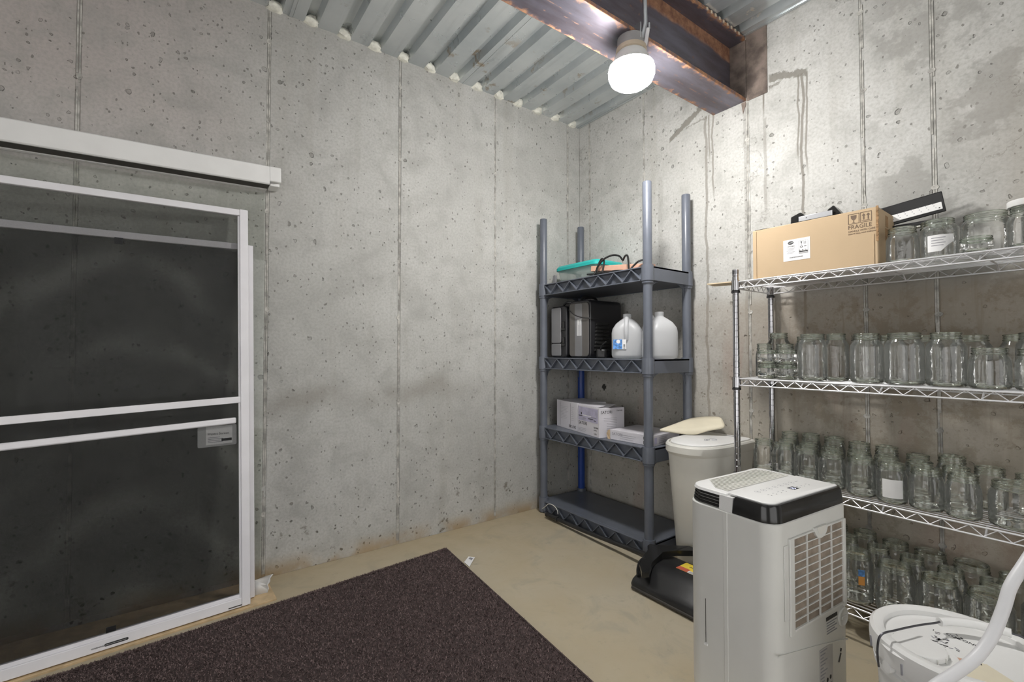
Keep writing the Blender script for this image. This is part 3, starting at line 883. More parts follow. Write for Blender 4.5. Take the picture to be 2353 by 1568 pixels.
for zt in TIERS:
    zb = zt - SH
    s = MB()
    xf, xb, yl, yr = PX0 - 0.020, PX1 + 0.022, PY1 + 0.024, PY0 - 0.024
    s.box(xf + 0.022, xb, yr, yl, zt - 0.010, zt)                         # deck
    s.box(xf, xf + 0.022, PY0 + .03, PY1 - .03, zt - 0.006, zt)               # front lip
    s.box(xf, xf + 0.022, PY0 + .03, PY1 - .03, zb, zb + 0.005)
    s.box(xf + 0.020, xf + 0.024, PY0 + .03, PY1 - .03, zb, zt - 0.006)       # recess wall
    for y0, y1 in ((yr, yr + 0.006), (yl - 0.006, yl)):
        s.box(PX0, xb, y0, y1, zb, zt)                                     # end panels
    s.box(xb - 0.006, xb, yr, yl, zb, zt)
    so = s.build('shelf', 'shelf', ps, bevel=0.0015)
    MB().box(xf + 0.024, xb - 0.006, yr + 0.006, yl - 0.006, zb + 0.004, zb + 0.010).build('underside', 'shelf_dark', so, smooth=0)
    nz = 13
    L0, L1 = PY1 - 0.030, PY0 + 0.030
    for i in range(nz):
        a = L0 + (L1 - L0) * i / nz
        c = L0 + (L1 - L0) * (i + 1) / nz
        za, zc = (zt - 0.007, zb + 0.006) if i % 2 == 0 else (zb + 0.006, zt - 0.007)
        MB().bar((xf + 0.010, a, za), (xf + 0.010, c, zc), 0.018, 0.0042, (0, 0, 1)).build('truss_rib', 'shelf', so, smooth=0)
    for cx in (PX0, PX1):
        for cy in (PY0, PY1):
            MB().lathe([(0.0229, zt + 0.006), (0.0292, zt + 0.006), (0.0302, zt - 0.004), (0.0308, zb - 0.001), (0.0268, zb - 0.003), (0.0268, zb - 0.007), (0.0282, zb - 0.008), (0.0282, zb - 0.0123), (0.0229, zb - 0.0123)], 24,
                       Matrix.Translation((cx, cy, 0)) if zb > 0.02 else Matrix.Translation((cx, cy, 0.0125))).build('sleeve', 'shelf', so)
            # gusset fairing under the sleeve
            if zb > 0.1:
                sx = 1 if cx == PX0 else -1
                MB().prism([(0, 0), (0.075, 0), (0.025, -0.02), (0.0, -0.09)], -0.0025, 0.0025,
                           Matrix(((sx, 0, 0, cx + sx * 0.015), (0, 0, 1, cy), (0, 1, 0, zb + 0.004), (0, 0, 0, 1)))).build('gusset', 'shelf', so, smooth=0)

# white looped cord on the bottom shelf edge
lc = MB().tube(spline([(-0.4085, -0.062, 0.052), (-0.4095, -0.085, 0.030), (-0.410, -0.11, 0.044), (-0.4105, -0.15, 0.074), (-0.4105, -0.195, 0.076), (-0.4105, -0.226, 0.058), (-0.410, -0.232, 0.036)], 6), 0.0022, 6).build('white_cord', 'cream')
tag(lc, 'thin white cord looping over the front edge of the lowest grey shelf', 'cord')

# ---- top shelf
zt = 1.4155
tote = thing('storage_tote', 'clear plastic storage box with a teal lid on the top grey shelf', 'storage box', (-0.175, -0.27, zt))
def rr2(x0, x1, y0, y1, r):
    return rrect(x1 - x0, y1 - y0, r, 4, (x0 + x1) / 2, (y0 + y1) / 2)
o_ = MB()
o_.loft([[(x, y, zt) for x, y in rr2(-0.285, -0.075, -0.425, -0.115, 0.03)], [(x, y, zt + 0.10) for x, y in rr2(-0.302, -0.058, -0.445, -0.095, 0.034)]], True, False)
o_.build('box', 'tote', tote)
o_ = MB()
z = zt + 0.1005
o_.loft([[(x, y, z - 0.012) for x, y in rr2(-0.309, -0.051, -0.453, -0.087, 0.038)], [(x, y, z + 0.005) for x, y in rr2(-0.309, -0.051, -0.453, -0.087, 0.038)],
         [(x, y, z + 0.017) for x, y in rr2(-0.299, -0.061, -0.443, -0.097, 0.034)]])
o_.build('lid', 'teal', tote)
for i, (x, y, a, zz) in enumerate([(-0.22, -0.35, .3, .004), (-0.21, -0.20, -.2, .004), (-0.13, -0.28, .1, .004), (-0.20, -0.30, .9, .036), (-0.16, -0.19, -.5, .036), (-0.20, -0.25, .1, .066)]):
    f = MB()
    m = Matrix.Translation((x, y, zt + zz + 0.014)) @ Matrix.Rotation(a, 4, 'Z')
    f.lathe([(0.0, -0.055), (0.016, -0.055), (0.019, -0.03), (0.014, 0.0), (0.019, 0.03), (0.016, 0.055), (0.0, 0.055)], 10, m @ Matrix.Rotation(PI / 2, 4, 'X'), False, False, 1.0, 0.8)
    t_ = f.build('cloth_roll', 'tote_fill', smooth=60)
    tag(t_, ['white cloth roll at the bottom front of the teal-lidded box', 'white cloth roll at the bottom of the teal-lidded box beside its far end', 'white cloth roll at the bottom back of the teal-lidded box',
             'white cloth roll lying crosswise in the middle of the teal-lidded box', 'white cloth roll slanting in the middle of the teal-lidded box', 'topmost white cloth roll under the teal lid'][i], 'cloth', 'cloth rolls inside the clear box')
pd = MB().prism(rrect(0.026, 0.062, 0.010, 4), 0, 0.012, frame((-0.312, -0.103, zt + 0.034), (0.2, -1, 0), (0, 0, 1))).build('grey_paddle', 'grey_face', bevel=0.003)
tag(pd, 'small dark grey plastic paddle propped at the end of the teal-lidded box', 'paddle')
br = MB()
br.bar((-0.330, -0.452, zt + 0.050), (-0.272, -0.812, zt + 0.018), 0.055, 0.030)
bo = br.build('salmon_bar', 'salmon', bevel=0.002)
tag(bo, 'salmon coloured long bar under black cables on the top grey shelf', 'bar')
MB().bar((-0.336, -0.452, zt + 0.0658), (-0.278, -0.812, zt + 0.0338), 0.004, 0.0012).build('printed_stripe', 'red', bo, smooth=0)
pw = MB().bar((-0.345, -0.425, zt + 0.0215), (-0.305, -0.60, zt + 0.010), 0.04, 0.008).build('flat_black_plug', 'black', bevel=0.002)
tag(pw, 'flat black plug strip sticking out beneath the salmon bar', 'plug strip')
cb = MB()
def zz(x, y, h): return (x, y, zt + h)
cb.tube(spline([zz(-.385, -.50, .004), zz(-.375, -.515, .03), zz(-.365, -.53, .075), zz(-.36, -.545, .092), zz(-.355, -.555, .075), zz(-.36, -.545, .02), zz(-.37, -.53, .006), zz(-.375, -.52, .04), zz(-.365, -.56, .085),
                 zz(-.34, -.60, .104), zz(-.325, -.635, .096), zz(-.32, -.655, .072), zz(-.325, -.665, .074), zz(-.33, -.68, .088), zz(-.335, -.70, .086), zz(-.345, -.715, .05), zz(-.35, -.722, .012), zz(-.35, -.73, .006),
                 zz(-.345, -.745, .022), zz(-.33, -.77, .046), zz(-.315, -.80, .052)], 7), 0.0052, 8)
cbo = cb.build('black_cable', 'black_gloss')
tag(cbo, 'thick black cable looping over the salmon bar on the grey shelf', 'cable')
cb2 = MB().tube(spline([zz(-.385, -.535, .005), zz(-.385, -.56, .012), zz(-.38, -.60, .006), zz(-.372, -.64, .010), zz(-.36, -.69, .006)], 6), 0.0048, 8).build('black_cable', 'black_gloss')
tag(cb2, 'black cable end lying flat on the top grey shelf lip', 'cable')

# ---- second shelf: two hard cases, two jugs
zt = 0.9605
c1 = thing('equipment_case', 'narrow black hard case with a grey face on the second grey shelf', 'case', (-0.20, -0.17, zt))
def casebox(parent, x0, x1, y0, y1, z0, z1, r, name, mat):
    """box with rounded silhouette seen along x"""
    pts = rrect(abs(y1 - y0), z1 - z0, r, 5, (y0 + y1) / 2, (z0 + z1) / 2)
    mm = Matrix(((0, 0, 1, 0), (1, 0, 0, 0), (0, 1, 0, 0), (0, 0, 0, 1)))
    return MB().prism(pts, x0, x1, mm).build(name, mat, parent, bevel=0.006)
casebox(c1, -0.345, -0.08, -0.238, -0.098, zt, zt + 0.315, 0.022, 'shell', 'case_black')
casebox(c1, -0.352, -0.346, -0.196, -0.108, zt + 0.088, zt + 0.306, 0.012, 'face_plate', 'grey_face')
casebox(c1, -0.352, -0.346, -0.196, -0.108, zt + 0.010, zt + 0.084, 0.010, 'face_plate', 'grey_face')
for z_ in (0.07, 0.165):
    lt = MB()
    lt.box(-0.357, -0.346, -0.232, -0.204, zt + z_, zt + z_ + 0.014)
    lt.box(-0.355, -0.346, -0.226, -0.210, zt + z_ + 0.014, zt + z_ + 0.055)
    lt.build('latch', 'black_gloss', c1, bevel=0.002)
MB().tube(spline([(-0.27, -0.13, zt + .312), (-0.27, -0.14, zt + .335), (-0.26, -0.165, zt + .345), (-0.24, -0.19, zt + .338), (-0.23, -0.2, zt + .313)], 5), 0.007, 8).build('handle', 'black', c1)
c2 = thing('equipment_case', 'wide black hard case with ribbed side and small printed label on the second grey shelf', 'case', (-0.20, -0.34, zt))
casebox(c2, -0.330, -0.066, -0.425, -0.252, zt, zt + 0.338, 0.028, 'shell', 'case_black')
casebox(c2, -0.338, -0.331, -0.416, -0.256, zt + 0.008, zt + 0.322, 0.020, 'face_plate', 'taupe_face')
casebox(c2, -0.3392, -0.3384, -0.366, -0.306, zt + 0.010, zt + 0.318, 0.010, 'face_band', 'grey_face')
MB().box(-0.3400, -0.3393, -0.362, -0.324, zt + 0.130, zt + 0.225).build('spec_label', 'paper', c2, smooth=0)
for i in range(7):
    MB().box(-0.3404, -0.3400, -0.325 - 0.005 * (i + 1) - 0.0018, -0.325 - 0.005 * (i + 1), zt + 0.133, zt + 0.222 - 0.014 * ((i * 5) % 3)).build('print_line', 'ink_grey', c2, smooth=0)
for i in range(8):
    MB().prism([(-0.306 + 0.002 * i, 0), (-0.19, 0), (-0.186, 0.010), (-0.300 + 0.002 * i, 0.013)], -0.437, -0.4252,
               Matrix(((1, 0, 0, 0), (0, 0, 1, 0), (0, 1, 0, zt + 0.040 + i * 0.0215), (0, 0, 0, 1)))).build('side_rib', 'black_gloss', c2, bevel=0.001)
MB().tube(spline([(-0.345, -0.262, zt + .285), (-0.350, -0.31, zt + .255), (-0.348, -0.37, zt + .235), (-0.340, -0.425, zt + .228), (-0.31, -0.433, zt + .222), (-0.27, -0.4335, zt + .222)], 5), 0.003, 6).build('shock_cord', 'black', c2)
MB().tube(spline([(-0.28, -0.30, zt + .337), (-0.26, -0.30, zt + .362), (-0.17, -0.30, zt + .366), (-0.14, -0.30, zt + .337)], 5), 0.008, 8).build('handle', 'black', c2)
hg = MB().bar((-0.345, -0.520, zt + 0.026), (-0.27, -0.46, zt + 0.026), 0.05, 0.05).build('cable_plug', 'black', bevel=0.008)
tag(hg, 'black power plug block lying between the wide case and the milk jugs', 'plug')
cbl = MB().tube(spline([(-0.345, -0.515, zt + .052), (-0.36, -0.545, zt + .075), (-0.36, -0.57, zt + .09)], 5), 0.004, 6).build('cable_lead', 'black_gloss', hg)

def jug(name, label, cx, cy, rot, sticker):
    t = thing(name, label, 'jug', (cx, cy, zt), rot, 'empty gallon jugs on the grey shelf')
    prof = [(0.060, 0.0), (0.076, 0.006), (0.080, 0.020), (0.080, 0.135), (0.075, 0.158), (0.058, 0.185), (0.036, 0.205), (0.022, 0.214), (0.020, 0.218), (0.0215, 0.222), (0.0215, 0.238), (0.0185, 0.239)]
    def sq(r, a):
        n = 3.4 if r > 0.045 else 2.2
        return r / ((abs(math.cos(a)) ** n + abs(math.sin(a)) ** n) ** (1 / n))
    rings = []
    S = 32
    for r, z in prof:
        rg = []
        for i in range(S):
            a = 2 * PI * i / S
            q = sq(r, a)
            x, y = q * math.cos(a), q * math.sin(a)
            # hand hollow on the +x side of the shoulder
            if 0.10 < z < 0.20 and x > 0.03:
                x -= 0.020 * math.sin((z - 0.10) / 0.10 * PI) * max(0, 1 - abs(y) / 0.075)
            rg.append((x, y, z))
        rings.append(rg)
    MB().loft(rings, True, False).build('jug_body', 'milk', t, local=True, smooth=60)
    MB().tube(spline([(0.030, 0, 0.212), (0.052, 0, 0.200), (0.072, 0, 0.170), (0.077, 0, 0.130), (0.070, 0, 0.100)], 6), [0.012] * 8 + [0.0115] * 17, 10).build('jug_handle', 'milk', t, local=True, smooth=60)
    if sticker:
        a0 = -0.75
        for j, (y0, y1, mt, nm) in enumerate(((-0.066, -0.020, 'ink_blue', 'blue_sticker'), (-0.0195, 0.000, 'paper', 'barcode_sticker'))):
            MB().box(0.0812, 0.0818, y0, y1, 0.050, 0.100).build(nm, mt, t, local=True, smooth=0)
        MB().prism([(0.010 * math.cos(2 * PI * i / 16) - 0.040, 0.010 * math.sin(2 * PI * i / 16) + 0.089) for i in range(16)], 0.0819, 0.0822, Matrix(((0, 0, 1, 0), (1, 0, 0, 0), (0, 1, 0, 0), (0, 0, 0, 1)))).build('white_roundel', 'paper', t, local=True, smooth=0)
        for i in range(4):
            MB().box(0.0819, 0.0822, -0.014, -0.005, 0.054 + i * 0.006, 0.057 + i * 0.006).build('bar_mark', 'ink', t, local=True, smooth=0)
    return t
jug('milk_jug', 'empty milky gallon jug with a blue sticker facing out', -0.290, -0.658, math.radians(216), True)
jug('milk_jug', 'empty milky gallon jug without sticker, behind the front grey pole', -0.255, -0.836, math.radians(150), False)

# ---- third shelf: printed cartons
zt = 0.5305
def carton(label, p0, p1, depth, h, prints, name='printed_box'):
    """p0 -> p1 is the front bottom edge as seen from the room, running away from the corner wall"""
    p0, p1 = Vector((*p0, zt)), Vector((*p1, zt))
    W_ = (p1 - p0).length
    m = frame(p0, p1 - p0, (0, 0, 1))          # x along the front, y up, z out to the room
    t = thing(name, label, 'box', mat4=m)
    MB().box(0, W_, 0, h, -depth, 0).build('carton', 'box_white', t, local=True, bevel=0.0015, smooth=0)
    prints(t, m, W_, h, depth)
    return t
def lines(t, m, x0, x1, y, n, step, z=0.0004, mat='ink_grey', th_=0.0012):
    for i in range(n):
        MB().box(x0, x1 - (x1 - x0) * 0.25 * ((i * 7) % 3) / 3, y - i * step, y - i * step + th_, z, z + 0.0003).build('print_line', mat, t, local=True, smooth=0)
def pr1(t, m, W_, h, d):
    text('SATORI', 0.024, m @ frame((W_ - 0.015, 0.030, 0.0005), (-1, 0, 0), (0, -1, 0)), 'ink', t)
    lines(t, m, 0.05, 0.135, h - 0.035, 9, 0.009)
    for x in (0.042, 0.165):
        MB().box(x, x + 0.0016, 0.012, h - 0.008, 0.0004, 0.0007).build('print_line', 'ink', t, local=True, smooth=0)
    lines(t, m, 0.175, 0.205, h - 0.03, 8, 0.011)
def pr2(t, m, W_, h, d):
    MB().box(0.008, W_ - 0.012, 0.075, h - 0.008, 0.0004, 0.0007).build('photo_print', 'ink_lilac', t, local=True, smooth=0)
    MB().box(0.035, 0.045, 0.108, 0.120, 0.0008, 0.0010).build('print_line', 'ink', t, local=True, smooth=0)
    for (x, y, wd_, mt) in ((0.010, 0.098, 0.04, 'ink'), (0.05, 0.104, 0.09, 'paper'), (0.11, 0.09, 0.05, 'ink'), (0.14, 0.10, 0.05, 'ink_grey'), (0.055, 0.088, 0.03, 'ink_grey'), (0.165, 0.085, 0.02, 'ink')):
        MB().box(x, x + wd_, y, y + 0.004, 0.0008, 0.0010).build('print_line', mt, t, local=True, smooth=0)
    text('SATORI', 0.026, m @ frame((0.010, 0.052, 0.0005), (1, 0, 0), (0, 1, 0)), 'ink', t)
    text('1201968', 0.013, m @ frame((W_ - 0.055, 0.046, 0.0005), (1, 0, 0), (0, 1, 0)), 'ink', t)
    text('16 Pack', 0.010, m @ frame((W_ - 0.052, 0.033, 0.0005), (1, 0, 0), (0, 1, 0)), 'ink', t)
    text('4.8 lb', 0.012, m @ frame((W_ - 0.05, 0.012, 0.0005), (1, 0, 0), (0, 1, 0)), 'ink', t)
    lines(t, m, 0.012, 0.09, 0.030, 3, 0.008)
    # end face towards the camera side
    mm = m @ frame((W_ + 0.0005, 0, 0), (0, 0, -1), (0, 1, 0))
    text('SATORI', 0.022, mm @ frame((0.010, h - 0.030, 0.0), (1, 0, 0), (0, 1, 0)), 'ink', t)
    text('1201968', 0.011, mm @ frame((d - 0.052, h - 0.020, 0.0), (1, 0, 0), (0, 1, 0)), 'ink', t)
    for i in range(8):
        a = mm @ Vector((0.03 + 0.018 * (i > 2), h - 0.055 - i * 0.009, 0.0))
        c = mm @ Vector((0.115, h - 0.055 - i * 0.009, 0.0))
        MB().bar(a, c, 0.0006, 0.0013).build('print_line', 'ink_grey', t, smooth=0)
    # open flaps on top
    for (x0, x1, zz0, zz1, a) in ((0.01, W_ - 0.02, -0.055, -0.006, 0.010), (0.02, W_ - 0.01, -0.115, -0.066, 0.016)):
        MB().add([(x0, h + 0.001, zz1), (x1, h + 0.001, zz1), (x1, h + a, zz0), (x0, h + a * 0.4, zz0)] + [(x0, h + 0.002, zz1), (x1, h + 0.002, zz1), (x1, h + a + 0.001, zz0), (x0, h + a * 0.4 + 0.001, zz0)],
                 [(0, 3, 2, 1), (4, 5, 6, 7), (0, 1, 5, 4), (1, 2, 6, 5), (2, 3, 7, 6), (3, 0, 4, 7)]).build('top_flap', 'box_white', t, local=True, smooth=0)
def pr3(t, m, W_, h, d):
    text('SATORI', 0.020, m @ frame((0.012, h - 0.026, 0.0005), (1, 0, 0), (0, 1, 0)), 'ink_grey', t)
    lines(t, m, 0.065, 0.16, h - 0.020, 3, 0.010)
    for x in (W_ - 0.055, W_ - 0.030):
        for y in (0.006, 0.028):
            o1 = MB().box(x, x + 0.011, y, y + 0.014, 0.0004, 0.0007).build('handling_mark', 'ink', t, local=True, smooth=0)
            MB().box(x + 0.003, x + 0.008, y + 0.003, y + 0.009, 0.0008, 0.0010).build('handling_symbol', 'box_white', t, local=True, smooth=0)
    mm = m @ frame((W_ + 0.0005, 0, 0), (0, 0, -1), (0, 1, 0))
    for i in range(4):
        MB().bar(mm @ Vector((0.05, h - 0.012 - i * 0.009, 0)), mm @ Vector((0.13 - 0.01 * i, h - 0.012 - i * 0.009, 0)), 0.0006, 0.0013).build('print_line', 'ink_grey', t, smooth=0)
    MB().bar(mm @ Vector((0.012, h * .5, 0)), mm @ Vector((0.034, h * .5, 0)), 0.0006, 0.03).build('print_patch', 'ink_lilac', t, smooth=0)
    MB().add([(-0.012, 0.002, 0.006), (0.0, 0.0, 0.001), (0.0, h, 0.001), (-0.012, h - 0.006, 0.005), (-0.022, h * .55, 0.004)], [(0, 1, 2, 3, 4)]).build('torn_flap', 'card', t, local=True, smooth=0)
carton('white printed carton standing upside down, beside the corner-side pole', (-0.300, -0.100), (-0.352, -0.338), 0.20, 0.165, pr1)
carton('white printed carton with lilac picture and open top flaps', (-0.3535, -0.3445), (-0.3995, -0.5555), 0.165, 0.160, pr2)
carton('flat white printed carton lying beside the open one', (-0.366, -0.603), (-0.346, -0.862), 0.245, 0.052, pr3)

# ================================================================ WIRE SHELVING
WX0, WX1, WY0, WY1 = -0.350, -0.045, -1.285, -2.490
ws = thing('wire_shelf_unit', 'chrome wire shelving unit full of glass jars along the stained wall', 'shelf unit', (-0.2, -1.89, 0.0))
WT = [1.292, 0.888, 0.495, 0.125]
for cx in (WX0, WX1):
    for cy in (WY0, WY1):
        pr_ = []
        z = 0.02
        MB().lathe([(0.0, 0.0), (0.014, 0.0), (0.014, 0.012), (0.009, 0.02), (0.0, 0.02)], 14, Matrix.Translation((cx, cy, 0))).build('foot', 'black', ws)
        zz_ = 0.02
        while zz_ < 1.32:
            pr_ += [(0.0124, zz_), (0.0124, zz_ + 0.0215), (0.0114, zz_ + 0.0225), (0.0114, zz_ + 0.0242), (0.0124, zz_ + 0.0252)]
            zz_ += 0.0254
        pr_ += [(0.0124, 1.322), (0.0, 1.322)]
        MB().lathe(pr_, 16, Matrix.Translation((cx, cy, 0))).build('post', 'chrome', ws, smooth=25)
for zt in WT:
    s = MB()
    r1, r2, rw_ = 0.0032, 0.0030, 0.0021
    zb = zt - 0.030
    for z_, rr in ((zt - 0.003, r1), (zb, r2)):
        for x in (WX0, WX1):
            s.tube([(x, WY0, z_), (x, WY1, z_)], rr, 8)
        for y in (WY0, WY1):
            s.tube([(WX0, y, z_), (WX1, y, z_)], rr, 8)
    fo = s.build('shelf_frame', 'chrome_wire', ws, smooth=60)
    def zig(a, b, nz, axis, c):
        pts = []
        for i in range(nz + 1):
            q = a + (b - a) * i / nz
            z_ = zt - 0.004 if i % 2 else zb + 0.001
            pts.append((c, q, z_) if axis == 'y' else (q, c, z_))
        return MB().tube(pts, rw_, 6)
    for x in (WX0, WX1):
        zig(WY0 - 0.02, WY1 + 0.02, 40, 'y', x).build('truss_wire', 'chrome_wire', fo, smooth=60)
    for y in (WY0, WY1):
        zig(WX0 + 0.02, WX1 - 0.02, 12, 'x', y).build('truss_wire', 'chrome_wire', fo, smooth=60)
    for i in range(1, 13):
        x = WX0 + (WX1 - WX0) * i / 13
        MB().tube([(x, WY0, zt - 0.0021), (x, WY1, zt - 0.0021)], rw_, 6).build('deck_wire', 'chrome_wire', fo, smooth=60)
    for i in range(1, 5):
        y = WY0 + (WY1 - WY0) * i / 5
        MB().tube([(WX0, y, zb + 0.002), (WX0 + 0.03, y, zt - 0.008), (WX1 - 0.03, y, zt - 0.008), (WX1, y, zb + 0.002)], 0.0028, 6).build('cross_brace', 'chrome_wire', fo, smooth=60)
    for cx in (WX0, WX1):
        for cy in (WY0, WY1):
            MB().lathe([(0.0130, zb - 0.010), (0.0165, zb - 0.008), (0.0158, zt + 0.004), (0.0130, zt + 0.005)], 16, Matrix.Translation((cx, cy, 0))).build('collar', 'chrome', fo)
            MB().lathe([(0.0128, zb - 0.019), (0.0172, zb - 0.019), (0.0172, zb - 0.0105), (0.0128, zb - 0.0105)], 16, Matrix.Translation((cx, cy, 0))).build('clip_ring', 'black', fo)
sl = MB().prism([(-0.355, -1.160), (-0.28, -1.148), (-0.205, -1.30), (-0.205, -1.42), (-0.30, -1.42)], WT[0] + 0.0005, WT[0] + 0.005).build('wood_strip', 'wood', smooth=0)
tag(sl, 'thin pale wood strip sticking out from the end of the top wire shelf', 'board')

# ---- jars
def jar_mesh(kind):
    """unit jar, radius 1 height 1 in its own proportions; built at real size per kind"""
    H, R = {'pint': (0.130, 0.042), 'quart': (0.172, 0.048), 'wide': (0.172, 0.052), 'jelly': (0.058, 0.036), 'half': (0.135, 0.060)}[kind]
    rm = {'pint': 0.034, 'quart': 0.035, 'wide': 0.0425, 'jelly': 0.0335, 'half': 0.050}[kind]
    sh = {'pint': 0.036, 'quart': 0.040, 'wide': 0.030, 'jelly': 0.018, 'half': 0.030}[kind]
    nk = 0.020 if kind != 'jelly' else 0.013
    p = [(R * 0.80, 0.0015), (R * 0.92, 0.002), (R * 0.985, 0.007), (R, 0.014)]
    zs = H - nk - sh
    p += [(R, zs * 0.5), (R, zs + 0.002), (R * 0.985, zs + sh * 0.28), (R * 0.93 + rm * 0.07, zs + sh * 0.45), (R * 0.5 + rm * 0.5, zs + sh * 0.70), (rm + 0.001, zs + sh * 0.95), (rm, zs + sh), (rm, H - 0.002)]
    b = MB().lathe(p, 36)
    n0 = len(b.f)
    # solid glass: heavy foot, shoulder bead, two threads and the lip
    b.lathe([(0.0, 0.010), (R * 0.55, 0.0075), (R * 0.80, 0.0085), (R * 0.95, 0.0125), (R * 0.975, 0.010), (R * 0.955, 0.0045), (R * 0.86, 0.0022), (R * 0.55, 0.0052), (0.0, 0.006)], 36)
    def torus(rc, zc, rr, n=8):
        pr = [(rc + rr * math.cos(2 * PI * k_ / n), zc + rr * math.sin(2 * PI * k_ / n)) for k_ in range(n)]
        b.lathe(pr + [pr[0]], 36)
    torus(rm - 0.0004, H - 0.0026, 0.0028)
    torus(rm + 0.0004, H - 0.0085, 0.0013, 6)
    torus(rm + 0.0004, H - 0.0125, 0.0013, 6)
    torus(rm + 0.0008, H - nk + 0.001, 0.0024)
    me = bpy.data.meshes.new('jar_' + kind)
    me.from_pydata(b.v, [], b.f)
    me.materials.append(M['glass'])
    me.materials.append(M['glass_solid'])
    for i in range(n0, len(b.f)):
        me.polygons[i].material_index = 1
    me.shade_smooth()
    return me, H, R
JM = {k: jar_mesh(k) for k in ('pint', 'quart', 'wide', 'jelly', 'half')}
KW = {'pint': 'pint jar', 'quart': 'narrow-mouthed quart jar', 'wide': 'wide-mouthed quart jar', 'jelly': 'small jelly jar', 'half': 'squat wide jar'}
NTH = ['first', 'second', 'third', 'fourth', 'fifth', 'sixth', 'seventh', 'eighth', 'ninth', 'tenth', 'eleventh']
SHELF = {0: 'top wire shelf', 1: 'second wire shelf', 2: 'third wire shelf', 3: 'lowest wire shelf'}
def jar(kind, x, y, tier, label, h=None, r=None, z=None):
    me, H, R = JM[kind]
    o = bpy.data.objects.new('glass_jar', me)
    COL.objects.link(o)
    o.location = (x, y, (WT[tier] if z is None else z) + 0.0006)
    o.rotation_euler = (0, 0, rnd.uniform(0, 6.28))
    o.scale = ((r or R) / R, (r or R) / R, (h or H) / H)
    return tag(o, label, 'jar', 'empty glass jars on the ' + SHELF[tier])
def row(tier, where, items):
    for i, it in enumerate(items):
        kind, x, y = it[:3]
        o = jar(kind, x, y, tier, 'clear %s, %s, %s row, %s from the posts' % (KW[kind], SHELF[tier], where, NTH[i]), *(it[3:5] if len(it) > 3 else ()))
        yield o
# second shelf
list(row(1, 'front', [('jelly', -0.292, -1.382), ('jelly', -0.292, -1.456), ('wide', -0.285, -1.545, .176, .047), ('quart', -0.212, -1.597, .177, .041), ('quart', -0.275, -1.712, .173, .048), ('wide', -0.275, -1.815, .172, .052), ('quart', -0.272, -1.918, .170, .049), ('pint', -0.290, -2.016, .121, .046), ('pint', -0.292, -2.108, .118, .042), ('quart', -0.275, -2.200)]))
for i, (yy) in enumerate((-1.382, -1.456)):
    jar('jelly', -0.292, yy, 1, 'upper clear jelly jar of the %s stack, second wire shelf' % ('first' if i == 0 else 'second'), z=WT[1] + 0.0582)
list(row(1, 'back', [('pint', -0.205, -1.330, .143, .034), ('quart', -0.125, -1.352, .190, .046), ('pint', -0.205, -1.412, .141, .038), ('quart', -0.13, -1.462, .172, .043), ('wide', -0.115, -1.655, .172, .044), ('quart', -0.135, -1.745, .170, .045), ('quart', -0.135, -1.845, .165, .046), ('wide', -0.155, -1.955, .163, .050), ('quart', -0.115, -2.05, .163, .038), ('wide', -0.185, -2.105, .166, .050), ('quart', -0.12, -2.21, .17, .046)]))
# third shelf
lab = None
for i, o in enumerate(row(2, 'front', [('pint', -0.215, -1.328, .130, .040), ('pint', -0.235, -1.415, .130, .041), ('pint', -0.250, -1.505, .130, .042), ('pint', -0.268, -1.598, .131, .043), ('pint', -0.280, -1.692, .131, .044), ('pint', -0.292, -1.780, .131, .042), ('pint', -0.288, -1.868, .131, .044), ('pint', -0.297, -1.955, .131, .0415), ('half', -0.285, -2.064, .127, .059), ('pint', -0.298, -2.172, .125, .044)])):
    if i == 5:
        lab = o
list(row(2, 'middle', [('pint', -0.150, -1.395, .132, .038), ('pint', -0.160, -1.478, .132, .038), ('pint', -0.172, -1.566, .132, .040), ('pint', -0.185, -1.655, .132, .040), ('pint', -0.198, -1.742, .132, .040), ('pint', -0.196, -1.832, .132, .040), ('pint', -0.20, -1.922, .132, .040), ('pint', -0.185, -2.142, .130, .043)]))
list(row(2, 'back', [('pint', -0.066, -1.368, .150, .037), ('pint', -0.070, -1.452, .155, .038), ('pint', -0.078, -1.540, .155, .040), ('pint', -0.088, -1.628, .150, .040), ('pint', -0.095, -1.715, .150, .040), ('pint', -0.098, -1.805, .136, .038), ('pint', -0.095, -1.893, .148, .042), ('pint', -0.110, -1.985, .130, .042), ('pint', -0.110, -2.078, .124, .044)]))
# lowest shelf
q1 = None
for i, o in enumerate(row(3, 'front', [('wide', -0.282, -1.560, .17, .050), ('wide', -0.282, -1.672, .169, .050), ('wide', -0.278, -1.780, .160, .053), ('quart', -0.270, -1.890, .158, .055), ('wide', -0.272, -2.002, .156, .055), ('wide', -0.285, -2.118, .152, .052), ('wide', -0.285, -2.23, .152, .052)])):
    if i == 1:
        q1 = o
list(row(3, 'middle', [('quart', -0.185, -1.620, .182, .036), ('quart', -0.180, -1.708, .172, .042), ('quart', -0.170, -1.800, .164, .042), ('quart', -0.165, -1.898, .157, .043), ('quart', -0.160, -1.997, .157, .043), ('quart', -0.175, -2.095, .152, .042)]))
list(row(3, 'back', [('wide', -0.085, -1.545, .182, .044), ('wide', -0.083, -1.640, .180, .042), ('wide', -0.083, -1.733, .172, .044), ('wide', -0.076, -1.828, .168, .050), ('wide', -0.072, -1.932, .165, .052), ('wide', -0.070, -2.040, .160, .053)]))
